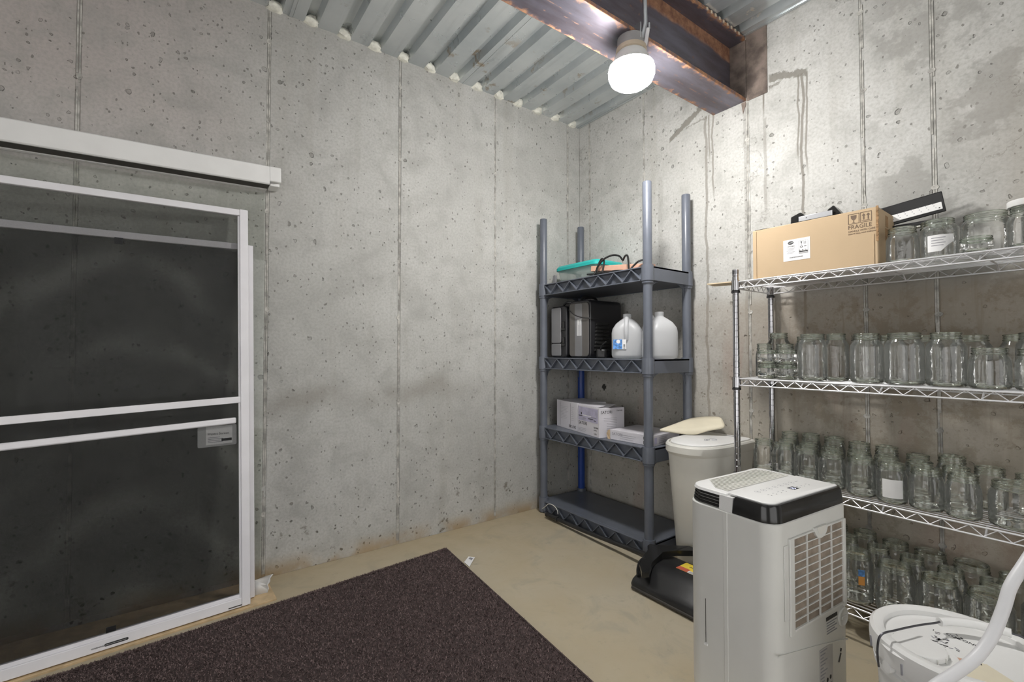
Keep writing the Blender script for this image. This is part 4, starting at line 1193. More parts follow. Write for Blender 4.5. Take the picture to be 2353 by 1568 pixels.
# top shelf
t1 = [('pint', -0.262, -1.812, .122, .044), ('quart', -0.258, -1.905, .128, .048), ('pint', -0.145, -1.868, .150, .040), ('wide', -0.190, -2.000, .138, .058), ('jelly', -0.300, -1.995, .048, .036), ('wide', -0.175, -2.128, .145, .056), ('pint', -0.282, -2.098, .118, .042)]
tl = ['clear pint jar beside the cardboard box on the top wire shelf', 'clear jar with a torn paper label on the top wire shelf', 'clear jar behind the torn paper label jar, top wire shelf', 'large wide clear jar behind the squat jar on the top wire shelf',
      'squat clear jar at the front edge of the top wire shelf', 'tall wide clear jar behind the white-lidded one on the top wire shelf', 'clear jar with a white lid on the top wire shelf']
tj = [jar(k, x, y, 0, l, h, r) for (k, x, y, h, r), l in zip(t1, tl)]
def curved(parent, c, r, a0, a1, z0, z1, name, mat, cut=None):
    mb = MB()
    n = 12
    vs = []
    for i in range(n + 1):
        a = math.radians(a0 + (a1 - a0) * i / n)
        zz1 = z1 if cut is None else z1 - 0.0
        zz0 = z0 if cut is None else z0 + cut * max(0, (i / n - 0.55)) ** 0.7
        vs += [(c[0] + r * math.cos(a), c[1] + r * math.sin(a), zz0), (c[0] + r * math.cos(a), c[1] + r * math.sin(a), zz1)]
    mb.add(vs, [(2 * i, 2 * i + 2, 2 * i + 3, 2 * i + 1) for i in range(n)])
    me = mb
    bpy.context.view_layer.update()
    o = me.build(name, mat, None, smooth=60)
    return o
def glue(o, parent):
    bpy.context.view_layer.update()
    inv = parent.matrix_basis.inverted() @ o.matrix_basis
    o.parent = parent
    o.matrix_basis = inv
glue(curved(None, (-0.258, -1.905), 0.0484, 156, 232, WT[0] + 0.022, WT[0] + 0.074, 'paper_label', 'paper', 0.05), tj[1])
for i in range(4):
    glue(curved(None, (-0.258, -1.905), 0.0487, 168, 208 - 6 * (i % 2), WT[0] + 0.064 - i * 0.008, WT[0] + 0.066 - i * 0.008, 'print_line', 'ink_grey'), tj[1])
lid = MB().lathe([(0.0, 0.0), (0.040, 0.0), (0.041, 0.002), (0.041, 0.016), (0.039, 0.018), (0.0, 0.018)], 30, Matrix.Translation((-0.282, -2.098, WT[0] + 0.1205))).build('jar_lid', 'white')
glue(lid, tj[6])
glue(curved(None, (-0.292, -1.780), 0.0424, 160, 236, WT[2] + 0.022, WT[2] + 0.082, 'paper_label', 'paper'), lab)
glue(curved(None, (-0.282, -1.672), 0.0504, 205, 226, WT[3] + 0.100, WT[3] + 0.122, 'blue_sticker', 'ink_blue'), q1)
glue(curved(None, (-0.282, -1.672), 0.0504, 205, 226, WT[3] + 0.070, WT[3] + 0.099, 'orange_sticker', 'orange'), q1)

# ---- cardboard carton with salvaged fittings
ct0 = Vector((-0.306, -1.336, WT[0] + 0.0006))
ct1 = Vector((-0.294, -1.755, WT[0] + 0.0006))
m = frame(ct0, ct1 - ct0, (0, 0, 1))
Wc, Hc, Dc, tk = (ct1 - ct0).length, 0.206, 0.205, 0.005
cx_ = thing('cardboard_box', 'brown cardboard box marked FRAGILE at the end of the top wire shelf', 'box', mat4=m)
MB().box(0, Wc, 0, Hc, -tk, 0).build('front_panel', 'card', cx_, local=True, bevel=0.002)
MB().box(0, Wc, 0, Hc - .004, -Dc, -Dc + tk).build('back_panel', 'card', cx_, local=True, bevel=0.002)
MB().box(0, tk, 0, Hc, -Dc + tk, -tk).build('side_panel', 'card', cx_, local=True, bevel=0.002)
MB().box(Wc - tk, Wc, 0, Hc, -Dc + tk, -tk).build('side_panel', 'card', cx_, local=True, bevel=0.002)
MB().box(tk, Wc - tk, 0, tk, -Dc + tk, -tk).build('bottom_panel', 'card', cx_, local=True, smooth=0)
rg = MB()
for i in range(26):
    a = i / 25
    rg.box(Wc - 0.004, Wc + 0.0015 + rnd.uniform(0, 0.002), Hc * 0.42 + a * Hc * 0.57, Hc * 0.42 + a * Hc * 0.57 + 0.0045, -0.002, 0.001 + rnd.uniform(0, .0018))
rg.build('torn_edge', 'card_edge', cx_, local=True, smooth=0, kind='stuff')
MB().box(0.012, 0.016, 0.003, Hc - 0.004, 0.0, 0.0022).build('fold_ridge', 'card', cx_, local=True, bevel=0.001)
MB().box(Wc - 0.014, Wc - 0.010, 0.003, Hc * 0.55, 0.0, 0.0022).build('fold_ridge', 'card', cx_, local=True, bevel=0.001)
MB().box(Wc + 0.0002, Wc + 0.0008, 0.10, 0.145, -0.125, -0.085).build('tape_patch', 'card_edge', cx_, local=True, smooth=0)
MB().box(Wc + 0.0002, Wc + 0.0008, 0.15, 0.19, -0.12, -0.09).build('tape_patch', 'card_edge', cx_, local=True, smooth=0)
# print: fragile block
def ring(x0, x1, y0, y1, t, z=0.0004, mat='ink_brown', nm='symbol_frame', par=None):
    par = par or cx_
    q = MB()
    q.box(x0, x1, y0, y0 + t, z, z + .0003).box(x0, x1, y1 - t, y1, z, z + .0003).box(x0, x0 + t, y0, y1, z, z + .0003).box(x1 - t, x1, y0, y1, z, z + .0003)
    return q.build(nm, mat, par, local=True, smooth=0)
fx = Wc - 0.085
ring(fx, fx + 0.033, 0.160, 0.196, 0.0016)
ring(fx + 0.036, fx + 0.069, 0.160, 0.196, 0.0016)
MB().prism([(fx + .008, .190), (fx + .025, .190), (fx + .0245, .181), (fx + .021, .175), (fx + .0175, .1735), (fx + .0175, .166), (fx + .022, .164), (fx + .011, .164), (fx + .0155, .166), (fx + .0155, .1735), (fx + .012, .175), (fx + .0085, .181)], 0.0004, 0.0007).build('glass_symbol', 'ink_brown', cx_, local=True, smooth=0)
for k in (0, 1):
    ax = fx + 0.046 + k * 0.013
    MB().prism([(ax - .0055, .183), (ax, .191), (ax + .0055, .183), (ax + .0018, .183), (ax + .0018, .169), (ax - .0018, .169), (ax - .0018, .183)], 0.0004, 0.0007).build('arrow_symbol', 'ink_brown', cx_, local=True, smooth=0)
MB().box(fx + .040, fx + .065, .165, .1665, 0.0004, 0.0007).build('arrow_bar', 'ink_brown', cx_, local=True, smooth=0)
text('FRAGILE', 0.0205, m @ frame((fx - 0.001, 0.142, 0.0005), (1, 0, 0), (0, 1, 0)), 'ink_brown', cx_, sx=0.92)
text('HANDLE WITH CARE', 0.0082, m @ frame((fx, 0.131, 0.0005), (1, 0, 0), (0, 1, 0)), 'ink_brown', cx_, sx=1.0)
text("DON'T FALL NOT THROWN", 0.0066, m @ frame((fx, 0.122, 0.0005), (1, 0, 0), (0, 1, 0)), 'ink_brown', cx_, sx=1.0)
sk = MB().box(0.118, 0.212, 0.060, 0.143, 0.0003, 0.0008).build('shipping_label', 'paper', cx_, local=True, smooth=0)
def lb(x0, x1, y0, y1, mat='ink'):
    MB().box(x0, x1, y0, y1, 0.0009, 0.0011).build('label_print', mat, sk, local=True, smooth=0)
sk_in = wm(sk)
MB().prism([(0.145 + .0105 * math.cos(2 * PI * i / 20), .130 + .0065 * math.sin(2 * PI * i / 20)) for i in range(20)], 0.0009, 0.0011).build('label_emblem', 'ink', sk, local=True, smooth=0)
MB().box(0.138, 0.152, 0.1293, 0.1312, 0.0012, 0.0013).build('label_emblem', 'paper', sk, local=True, smooth=0)
text('KITCHEN', 0.0058, m @ frame((0.134, 0.1145, 0.0010), (1, 0, 0), (0, 1, 0)), 'ink', sk, 'label_print')
for i in range(5):
    lb(0.130 + .004 * (i % 2), 0.160 - .003 * (i % 3), 0.108 - i * 0.0048, 0.1092 - i * 0.0048, 'ink_grey')
for (a, b_0, c, d) in ((.174, .205, .132, .1325), (.174, .205, .083, .0835), (.174, .1745, .083, .132), (.2045, .205, .083, .132)):
    lb(a, b_0, c, d)
MB().prism([(.179, .129), (.186, .129), (.183, .123), (.183, .119), (.185, .118), (.180, .118), (.182, .119), (.182, .123)], 0.0009, 0.0011).build('label_print', 'ink', sk, local=True, smooth=0)
for k in (0, 1):
    lb(.191 + .006 * k, .1922 + .006 * k, .118, .129)
MB().prism([(.1825 + .005 * math.cos(2 * PI * i / 12), .109 + .004 * math.sin(2 * PI * i / 12)) for i in range(12)], 0.0009, 0.0011).build('label_print', 'ink', sk, local=True, smooth=0)
MB().prism([(.1825 + .003 * math.cos(2 * PI * i / 12), .109 + .0022 * math.sin(2 * PI * i / 12)) for i in range(12)], 0.0012, 0.0013).build('label_print', 'paper', sk, local=True, smooth=0)
lb(.192, .200, .109, .111)
for i in range(9):
    lb(.175 + i * .0033, .1768 + i * .0033, .094, .0985 - .002 * (i % 3))
lb(.175, .204, .0885, .093)
lb(.175, .204, .0845, .0866, 'ink_grey')
for i in range(22):
    lb(0.140 + i * 0.0022, 0.1412 + i * 0.0022, 0.070, 0.0745, 'ink' if i % 3 else 'ink_grey')

# fittings standing in the carton
def inb(x, y, z):
    return m @ Vector((x, y, z))
sb = thing('strip_light', 'white dotted light bar with black housing leaning out of the cardboard box', 'light bar', tuple(inb(Wc * 0.6, 0.1, -0.14)))
a, b0 = Vector((-0.115, -1.600, 1.472)), Vector((-0.075, -1.884, 1.514))
hu = Vector((-0.25, 0, 1)) * 0.010
MB().bar(a + hu, b0 + hu, 0.014, 0.072, (-0.25, 0, 1)).build('housing', 'black', sb, bevel=0.003)
ax = (b0 - a).normalized()
nrm = Vector((-1, -0.14, 0.25)).normalized()
upv = nrm.cross(ax).normalized()
if upv.z < 0:
    upv = -upv
fp = frame(a + nrm * 0.0082 + upv * -0.004, ax, upv)
o_ = MB().box(0.02, (b0 - a).length - 0.006, -0.017, 0.017, 0, 0.003, fp).build('diffuser_plate', 'white', sb, bevel=0.001)
L_ = (b0 - a).length
for i in range(12):
    for (dx, dy) in ((0, 0.008), (0.006, -0.009), (0.002, 0.0)):
        MB().box(0.045 + i * 0.0195 + dx, 0.048 + i * 0.0195 + dx, dy, dy + 0.0025, 0.003, 0.0034, fp).build('led_dot', 'ink_grey', o_, smooth=0)
for dy in (-0.013, 0.011):
    MB().box(L_ - 0.016, L_ - 0.012, dy, dy + 0.004, 0.003, 0.0036, fp).build('screw', 'ink', o_, smooth=0)
for k_ in range(3):
    MB().bar(a + upv * 0.047 + nrm * (0.004 - k_ * 0.004), b0 + upv * 0.047 + nrm * (0.004 - k_ * 0.004), 0.0016, 0.003, upv).build('cooling_fin', 'black_gloss', sb, smooth=0)
s2 = thing('strip_light', 'second light bar with black rear housing, lying lower behind the jars', 'light bar', (-0.09, -1.80, 1.40))
MB().bar((-0.100, -1.600, 1.455), (-0.098, -1.900, 1.452), 0.035, 0.014, (0, 0, 1)).build('housing', 'black', s2, bevel=0.003)
MB().bar((-0.102, -1.600, 1.4455), (-0.100, -1.892, 1.4425), 0.030, 0.004, (0, 0, 1)).build('diffuser_plate', 'cream', s2, smooth=0)
bk = thing('black_bracket', 'black moulded bracket with a silver bar poking above the cardboard box', 'bracket', tuple(inb(0.16, 0.15, -0.08)))
for (x0, w_, top) in ((0.118, 0.082, 0.050), (0.245, 0.055, 0.050)):
    MB().prism([(x0, Hc - 0.19), (x0 + 0.010, Hc + top * 0.75), (x0 + w_ * 0.55, Hc + top), (x0 + w_, Hc + 0.012), (x0 + w_ + 0.02, Hc - 0.19)], -0.10, -0.045, m).build('moulded_end', 'black_gloss', bk, bevel=0.004)
MB().box(0.160, 0.275, Hc + 0.010, Hc + 0.030, -0.040, -0.036, m).build('silver_bar', 'steel', bk, bevel=0.001)
MB().box(0.186, 0.189, Hc + 0.019, Hc + 0.022, -0.036, -0.0352, m).build('screw', 'ink', bk, smooth=0)
wc = MB().tube(spline([inb(0.002, Hc + .004, -0.02), inb(0.02, Hc + .012, -0.05), inb(0.045, Hc + .012, -0.06), inb(0.03, Hc + .006, -0.09), inb(0.06, Hc + .008, -0.12), inb(0.09, Hc + .002, -0.07), inb(0.07, Hc - .03, -0.05)], 6), 0.0025, 6).build('black_lead', 'black_gloss')
tag(wc, 'thin black lead curling over the corner of the cardboard box', 'cable')
# ================================================================ STEP BIN WITH ENVELOPE
bn = thing('waste_bin', 'tall pale grey plastic waste bin with white lid between the two shelf units', 'waste bin', (-0.22, -1.045, 0.0))
def dshape(xb, xf, yc, hw, n=2.5, k=28):
    """flat back at xb, rounded front at xf"""
    xm = xb - 0.16
    pts = [(xb, yc + hw * 0.96), (xb - 0.01, yc + hw)]
    for i in range(k + 1):
        a = PI / 2 + PI * i / k
        c, s_ = math.cos(a), math.sin(a)
        pts.append((xm + (xm - xf) * (abs(c) ** (2 / n)) * (1 if c > 0 else -1), yc + hw * (abs(s_) ** (2 / n)) * (1 if s_ > 0 else -1)))
    pts += [(xb - 0.01, yc - hw), (xb, yc - hw * 0.96)]
    return pts
yc = -1.060
o_ = MB()
def ringz(p, z): return [(x, y, z) for x, y in p]
o_.loft([ringz(dshape(-0.055, -0.345, yc, 0.108), 0.0), ringz(dshape(-0.05, -0.352, yc, 0.112), 0.012), ringz(dshape(-0.022, -0.418, yc, 0.132), 0.532)])
o_.build('bin_body', 'cream', bn, smooth=40)
o_ = MB()
o_.loft([ringz(dshape(-0.020, -0.424, yc, 0.134), 0.532), ringz(dshape(-0.016, -0.434, yc, 0.140), 0.545), ringz(dshape(-0.016, -0.434, yc, 0.140), 0.572), ringz(dshape(-0.020, -0.428, yc, 0.135), 0.580), ringz(dshape(-0.024, -0.418, yc, 0.127), 0.580), ringz(dshape(-0.024, -0.416, yc, 0.125), 0.573)])
o_.build('rim', 'cream', bn, smooth=30)
o_ = MB()
o_.loft([ringz(dshape(-0.026, -0.410, yc, 0.120), 0.5735), ringz(dshape(-0.026, -0.410, yc, 0.120), 0.583), ringz(dshape(-0.030, -0.402, yc, 0.114), 0.587)])
lido = o_.build('bin_lid', 'white', bn, smooth=30)
for (x0, x1, y0, y1) in ((-0.062, -0.052, -1.14, -1.06), (-0.050, -0.046, -1.12, -1.10)):
    MB().box(x0, x1, y0, y1, 0.5872, 0.5876).build('hinge_slot', 'ink_grey', lido, smooth=0)
hm = Matrix.Translation((-0.245, -1.085, 0.5872)) @ Matrix.Rotation(math.radians(28), 4, 'Z')
for (x0, x1, y0, y1) in ((-0.016, 0.016, -0.011, -0.009), (-0.016, 0.016, 0.009, 0.011), (-0.016, -0.014, -0.009, 0.009), (0.014, 0.016, -0.009, 0.009), (-0.010, -0.003, -0.005, 0.005), (0.003, 0.009, -0.004, 0.004)):
    MB().box(x0, x1, y0, y1, 0, 0.0005, hm).build('lid_icon', 'ink_grey', lido, smooth=0)
MB().tube(spline([(-0.228, -1.085, 0.5874), (-0.205, -1.082, 0.5876), (-0.20, -1.105, 0.5876), (-0.215, -1.115, 0.5876), (-0.225, -1.098, 0.5874)], 5), 0.001, 5).build('lid_icon', 'ink_grey', lido, smooth=0)

ev = MB()
U = [(-0.300, -0.868, 0.602), (-0.250, -0.905, 0.594), (-0.205, -0.960, 0.589), (-0.178, -0.992, 0.588), (-0.135, -1.02, 0.610), (-0.105, -1.075, 0.622), (-0.085, -1.088, 0.632)]
V_ = [(-0.298, -0.866, 0.6035), (-0.205, -0.878, 0.622), (-0.150, -0.905, 0.630), (-0.110, -0.935, 0.634), (-0.095, -0.985, 0.640), (-0.070, -1.035, 0.640), (-0.055, -1.060, 0.638)]
W2 = [(-0.296, -0.864, 0.603), (-0.160, -0.868, 0.620), (-0.075, -0.880, 0.640), (-0.045, -0.905, 0.646), (-0.036, -0.955, 0.656), (-0.032, -1.010, 0.662), (-0.030, -1.038, 0.664)]
vs = [p for i in range(7) for p in (U[i], V_[i], W2[i])]
ev.add(vs, [(3 * i + j, 3 * i + j + 1, 3 * i + 4 + j, 3 * i + 3 + j) for i in range(6) for j in range(2)])
eo = ev.build('paper_envelope', 'paper_cream', smooth=25)
md = eo.modifiers.new('s', 'SUBSURF')
md.levels = md.render_levels = 1
md = eo.modifiers.new('t', 'SOLIDIFY')
md.thickness = 0.009
md.offset = -1
tag(eo, 'crumpled cream paper envelope resting on the white bin lid', 'envelope')

# ================================================================ FLOOR SWEEPER
sw = thing('carpet_sweeper', 'black plastic floor sweeper lying by the foot of the grey shelving', 'sweeper', (-0.56, -1.18, 0.0))
pr_ = [(-0.682, 0.014), (-0.684, 0.022), (-0.672, 0.040), (-0.650, 0.050), (-0.620, 0.072), (-0.585, 0.092), (-0.56, 0.098), (-0.47, 0.098), (-0.44, 0.085), (-0.43, 0.05), (-0.43, 0.014)]
mm = Matrix(((1, 0, 0, 0), (0, 0, -1, 0), (0, 1, 0, 0), (0, 0, 0, 1)))
body = MB()
def prof_at(y, s, dz):
    return [(-0.555 + (x + 0.555) * s, y, 0.014 + (z - 0.014) * dz) for x, z in pr_]
body.loft([prof_at(-0.992, 0.90, 0.80), prof_at(-1.000, 0.97, 0.95), prof_at(-1.012, 1, 1), prof_at(-1.36, 1, 1), prof_at(-1.372, .95, .92)])
body.build('sweeper_body', 'black', sw, smooth=50)
MB().box(-0.688, -0.668, -1.36, -1.005, 0.006, 0.018).build('front_bumper', 'slot', sw, bevel=0.004)
for y in (-1.07, -1.30):
    MB().lathe([(0.0, -0.012), (0.020, -0.012), (0.020, 0.012), (0.0, 0.012)], 14, Matrix.Translation((-0.63, y, 0.0205)) @ Matrix.Rotation(PI / 2, 4, 'X')).build('wheel', 'black', sw)
pw_ = [(-0.694, -1.066), (-0.655, -1.022), (-0.600, -0.996), (-0.548, -0.985), (-0.530, -0.968), (-0.512, -0.968), (-0.498, -0.990), (-0.450, -1.030), (-0.405, -1.095), (-0.402, -1.140), (-0.425, -1.130), (-0.470, -1.075), (-0.530, -1.050), (-0.610, -1.052), (-0.668, -1.082)]
zt_ = lambda x: 0.118 + (x + 0.56) * 0.16 + 0.012 * max(0.0, 1 - abs(x + 0.52) / 0.05)
MB().loft([[(x, y, zt_(x) - 0.024) for x, y in pw_], [(x, y, zt_(x) - 0.004) for x, y in pw_], [(x * 0.985 - 0.008, y * 0.992 - 0.0085, zt_(x)) for x, y in pw_]]).build('yoke', 'black_gloss', sw, smooth=40)
MB().tube(spline([(-0.440, -0.17, 0.022), (-0.452, -0.50, 0.030), (-0.470, -0.88, 0.055), (-0.505, -0.965, 0.085), (-0.520, -0.995, 0.108)], 8), [0.0115] * 20 + [0.013] * 13, 12).build('handle', 'black', sw)
MB().tube([(-0.4395, -0.165, 0.022), (-0.4445, -0.27, 0.0245)], 0.0145, 12).build('grip', 'black_gloss', sw)
MB().tube(spline([(-0.655, -1.015, 0.052), (-0.640, -1.003, 0.075), (-0.62, -1.000, 0.098), (-0.60, -1.01, 0.115)], 5), 0.006, 8).build('spring_arm', 'black_gloss', sw)
sm_ = frame((-0.545, -1.175, 0.0985), (0.45, -0.89, 0.0), (0.89, 0.45, 0.0))
sm_ = frame((-0.548, -1.125, 0.0985), (0, -1, 0), (1, 0, 0))
st_ = MB().box(0, 0.13, 0, 0.075, 0, 0.0006, sm_).build('yellow_sticker', 'yellow', sw, smooth=0)
MB().box(0.0, 0.05, 0.0, 0.028, 0.0006, 0.0009, sm_).build('sticker_print', 'red', st_, smooth=0)
MB().box(0.05, 0.13, 0.0, 0.020, 0.0006, 0.0009, sm_).build('sticker_print', 'paper', st_, smooth=0)
for i in range(4):
    MB().box(0.055, 0.12 - .01 * (i % 2), 0.003 + i * .004, 0.0045 + i * .004, 0.0009, 0.0011, sm_).build('sticker_print', 'ink', st_, smooth=0)
text('WET / DRY', 0.014, sm_ @ frame((0.03, 0.045, 0.0009), (1, 0, 0), (0, 1, 0)), 'ink', st_, 'sticker_print')

# ================================================================ PORTABLE AIR CONDITIONER
AW, AD, AS = 0.365, 0.262, 0.570
ac = thing('portable_air_conditioner', 'white portable air conditioner with black rim standing in front of the wire shelf', 'air conditioner', (-0.858, -1.634, 0.0), -0.085)
def L(mb, name, mat, parent=None, **k):
    return mb.build(name, mat, parent or ac, local=True, **k)
rads = (0.030, 0.055, 0.042, 0.020)     # corners: back far, back near, front near, front far
def ol(w_, d_, r=rads, n=8): return rrect(w_, d_, [max(0.004, q - (AW - w_) / 2) for q in r], n)
o_ = MB()
o_.loft([ringz(ol(AW - .02, AD - .02), 0.030), ringz(ol(AW - .004, AD - .004), 0.040), ringz(ol(AW, AD), 0.06), ringz(ol(AW, AD), AS - 0.003), ringz(ol(AW - .006, AD - .006), AS)])
# grille opening is cut by building the face from strips, so the body is a liner behind them
bodyo = L(o_, 'body', 'offwhite', smooth=30)
for x in (-AW / 2 + 0.045, AW / 2 - 0.045):
    for y in (-AD / 2 + 0.05, AD / 2 - 0.05):
        c_ = MB()
        c_.lathe([(0.0, -0.010), (0.015, -0.010), (0.015, 0.010), (0.0, 0.010)], 16, Matrix.Translation((x, y, 0.0152)) @ Matrix.Rotation(PI / 2, 4, 'X'))
        c_.box(x - 0.012, x + 0.012, y - 0.014, y + 0.014, 0.024, 0.032)
        L(c_, 'caster', 'black')
# vertical relief lines on the near side face (-x)
L(MB().box(-AW / 2 - 0.0012, -AW / 2 + 0.004, -0.006, 0.006, 0.05, AS - 0.002), 'side_crease', 'offwhite', bevel=0.0012)
L(MB().box(-AW / 2 - 0.001, -AW / 2 + 0.002, 0.0615, 0.0628, 0.19, 0.31), 'side_slot', 'slot', smooth=0)
L(MB().box(-AW / 2 - 0.0035, -AW / 2 + 0.002, 0.056, 0.067, 0.182, 0.188), 'slot_lip', 'white', bevel=0.001)
# rim: glossy black wrap at the front part, louvres at the back
ZR = AS + 0.045
def strip(y_lim0, y_lim1, z0, z1, w0, d0, w1, d1):
    a, b_1 = ol(w0, d0), ol(w1, d1)
    idx = [i for i in range(len(a)) if y_lim0 <= a[i][1] <= y_lim1]
    return a, b_1, idx
def clip_outline(pts, y0, y1):
    """keep the part of a closed outline with y0 <= y <= y1 (single polygon)"""
    out = []
    n_ = len(pts)
    for i in range(n_):
        p, q = pts[i], pts[(i + 1) % n_]
        ins = [y0 - 1e-9 <= p[1] <= y1 + 1e-9]
        if ins[0]:
            out.append(p)
        for yy in (y0, y1):
            if (p[1] - yy) * (q[1] - yy) < -1e-14:
                t_ = (yy - p[1]) / (q[1] - p[1])
                out.append((p[0] + (q[0] - p[0]) * t_, yy, t_))
    out = [(p[0], p[1]) for p in out]
    cx_ = sum(p[0] for p in out) / len(out)
    cy_ = sum(p[1] for p in out) / len(out)
    out.sort(key=lambda p: math.atan2(p[1] - cy_, p[0] - cx_))
    return out
def slab(y0, y1, lv):
    """lv: list of (z, inset)"""
    rings = []
    for z, ins in lv:
        o = ol(AW - 2 * ins, AD - 2 * ins, n=8)
        rings.append([(x, y, z) for x, y in clip_outline(o, y0, y1)])
    k_ = min(len(r) for r in rings)
    return MB().loft([r[:k_] for r in rings])
YD = 0.004
L(MB().loft([ringz(ol(AW - .020, AD - .020), AS + .0002), ringz(ol(AW - .024, AD - .024), ZR - 0.010)]), 'neck', 'offwhite', smooth=30)
fr = clip_outline(ol(AW - .004, AD - .004), -AD / 2, -0.018)
fr1 = clip_outline(ol(AW - .016, AD - .016), -AD / 2 + .006, -0.018)
def scale_to(p, ins):
    o = ol(AW - 2 * ins, AD - 2 * ins)
    return o
b2 = MB()
pA = clip_outline(ol(AW - .002, AD - .002, n=10), -AD, -0.020)
def inset(p, d): return [(x * (1 - 2 * d / AW), (y + 0.07) * (1 - 2 * d / 0.13) - 0.07) for x, y in p]
b2.loft([ringz(pA, AS + 0.0004), ringz(pA, AS + 0.004), ringz(inset(pA, 0.0035), ZR - 0.008), ringz(inset(pA, 0.007), ZR - 0.001), ringz(inset(pA, 0.012), ZR - 0.001)])
L(b2, 'black_rim', 'black_gloss', smooth=30)
pB = clip_outline(ol(AW - .006, AD - .006, n=10), 0.020, AD)
def inset2(p, d): return [(x * (1 - 2 * d / AW), (y - 0.07) * (1 - 2 * d / 0.13) + 0.07) for x, y in p]
for i in range(4):
    z_ = AS + 0.003 + i * 0.0085
    L(MB().loft([ringz(inset2(pB, 0.0015 + 0.0012 * i), z_), ringz(inset2(pB, 0.0015 + 0.0012 * i), z_ + 0.0055), ringz(inset2(pB, 0.005 + 0.0012 * i), z_ + 0.0062)]), 'outlet_louvre', 'black_gloss', smooth=30)
pC = clip_outline(ol(AW - .004, AD - .004, n=10), -0.0195, 0.0195)
L(MB().loft([ringz(pC, AS + 0.0003), ringz([(x * 0.985, y) for x, y in pC], ZR - 0.006)]), 'rim_divider', 'white', smooth=30)
# top plates
pT = clip_outline(ol(AW - .018, AD - .018, n=10), 0.002, AD)
L(MB().loft([ringz(inset2(pT, -0.003), ZR - 0.009), ringz(pT, ZR - 0.002), ringz(inset2(pT, 0.004), ZR)]), 'grille_plate', 'white', smooth=30)
NS = 12
for i in range(NS):
    y = 0.012 + i * (0.098 / NS)
    hx = AW / 2 - 0.030 - (0.0 if y < 0.07 else (y - 0.07) * 0.5)
    hx0 = AW / 2 - 0.030 - (0.0 if y < 0.045 else (y - 0.045) * 0.95)
    L(MB().box(-hx0, hx, y - 0.0017, y + 0.0017, ZR - 0.0002, ZR + 0.0004), 'vent_gap', 'taupe_face' if i > 4 else 'label_grey', smooth=0)
    L(MB().box(-hx0, hx, y + 0.0019, y + 0.0062, ZR - 0.0002, ZR + 0.0016), 'vent_slat', 'cream', smooth=0)
pP = clip_outline(ol(AW - .030, AD - .030, n=8), -AD, -0.001)
L(MB().loft([ringz(pP, ZR - 0.002), ringz(pP, ZR + 0.0015), ringz(inset(pP, 0.003), ZR + 0.003)]), 'control_panel', 'white', smooth=30)
zp = ZR + 0.0031
for i in range(7):
    x = -0.095 + i * 0.028
    rr_ = MB()
    S = 16
    ro, ri = 0.0078, 0.0070
    vs = [(x + r_ * math.cos(2 * PI * k_ / S), -0.038 + r_ * math.sin(2 * PI * k_ / S), zp) for r_ in (ro, ri) for k_ in range(S)]
    rr_.add(vs, [(k_, (k_ + 1) % S, S + (k_ + 1) % S, S + k_) for k_ in range(S)])
    L(rr_, 'touch_button', 'ink_grey', smooth=0)
    L(MB().box(x - 0.0022, x + 0.0022, -0.0395, -0.0365, zp, zp + .0001), 'button_icon', 'ink_grey', smooth=0)
for i in range(9):
    x = -0.095 + i * 0.0235
    if 3.5 < i < 6:
        continue
    L(MB().box(x - 0.0014, x + 0.0014, -0.0775, -0.075, zp, zp + .0001), 'indicator_dot', 'ink', smooth=0)
    L(MB().box(x - 0.004, x + 0.004, -0.068, -0.0665, zp, zp + .0001), 'indicator_print', 'ink_grey', smooth=0)
L(MB().box(0.092, 0.106, -0.039, -0.037, zp, zp + .0001), 'indicator_print', 'ink_grey', smooth=0)
ds = L(MB().box(0.008, 0.036, -0.080, -0.060, zp, zp + .0002), 'display', 'ink', smooth=0)
text('75', 0.016, wm(ac) @ Matrix.Translation((0.0115, -0.0765, zp + .0003)), 'digits', ac, 'display_digits')
# inlet grille on the front face (-y)
FY = -AD / 2
gx0, gx1, gz0, gz1 = -0.102, 0.150, 0.300, 0.525
flt = L(MB().box(gx0, gx1, FY - 0.0012, FY + 0.001, gz0, gz1), 'filter', 'filter', smooth=0)
def facebox(x0, x1, z0, z1, d, name, mat='offwhite', bev=0.001, d0=0.0):
    return L(MB().box(x0, x1, FY - d, FY - d0 - 0.0003, z0, z1), name, mat, bevel=bev)
facebox(gx0 - 0.020, gx0, gz0 - 0.012, gz1 + 0.004, 0.006, 'grille_frame')
facebox(gx1, gx1 + 0.014, gz0 - 0.012, gz1 + 0.004, 0.006, 'grille_frame')
facebox(gx0, gx1, gz1, gz1 + 0.004, 0.006, 'grille_frame')
facebox(gx0, gx1, gz0 - 0.006, gz0, 0.006, 'grille_frame')
for i in range(1, 4):
    x = gx0 + (gx1 - gx0) * i / 4
    facebox(x - 0.0017, x + 0.0017, gz0, gz1, 0.0052, 'grille_bar', 'offwhite', 0, 0.0012)
for i in range(1, 11):
    z_ = gz0 + (gz1 - gz0) * i / 11
    facebox(gx0, gx1, z_ - 0.0013, z_ + 0.0013, 0.0044, 'grille_bar', 'offwhite', 0, 0.0012)
tb = MB().prism([(0.034 * math.cos(a) + 0.028, 0.030 * math.sin(a) + gz1 + 0.008) for a in [PI + PI * k_ / 14 for k_ in range(15)]], -0.0075, -0.0003,
                Matrix(((1, 0, 0, 0), (0, 0, 1, FY), (0, 1, 0, 0), (0, 0, 0, 1))))
L(tb, 'grille_latch', 'offwhite', bevel=0.001)
L(MB().prism([(0.022 * math.cos(a) + 0.028, 0.020 * math.sin(a) + gz1 + 0.009) for a in [PI + PI * k_ / 14 for k_ in range(15)]], -0.0082, -0.0076,
             Matrix(((1, 0, 0, 0), (0, 0, 1, FY), (0, 1, 0, 0), (0, 0, 0, 1)))), 'latch_recess', 'cream', smooth=0)
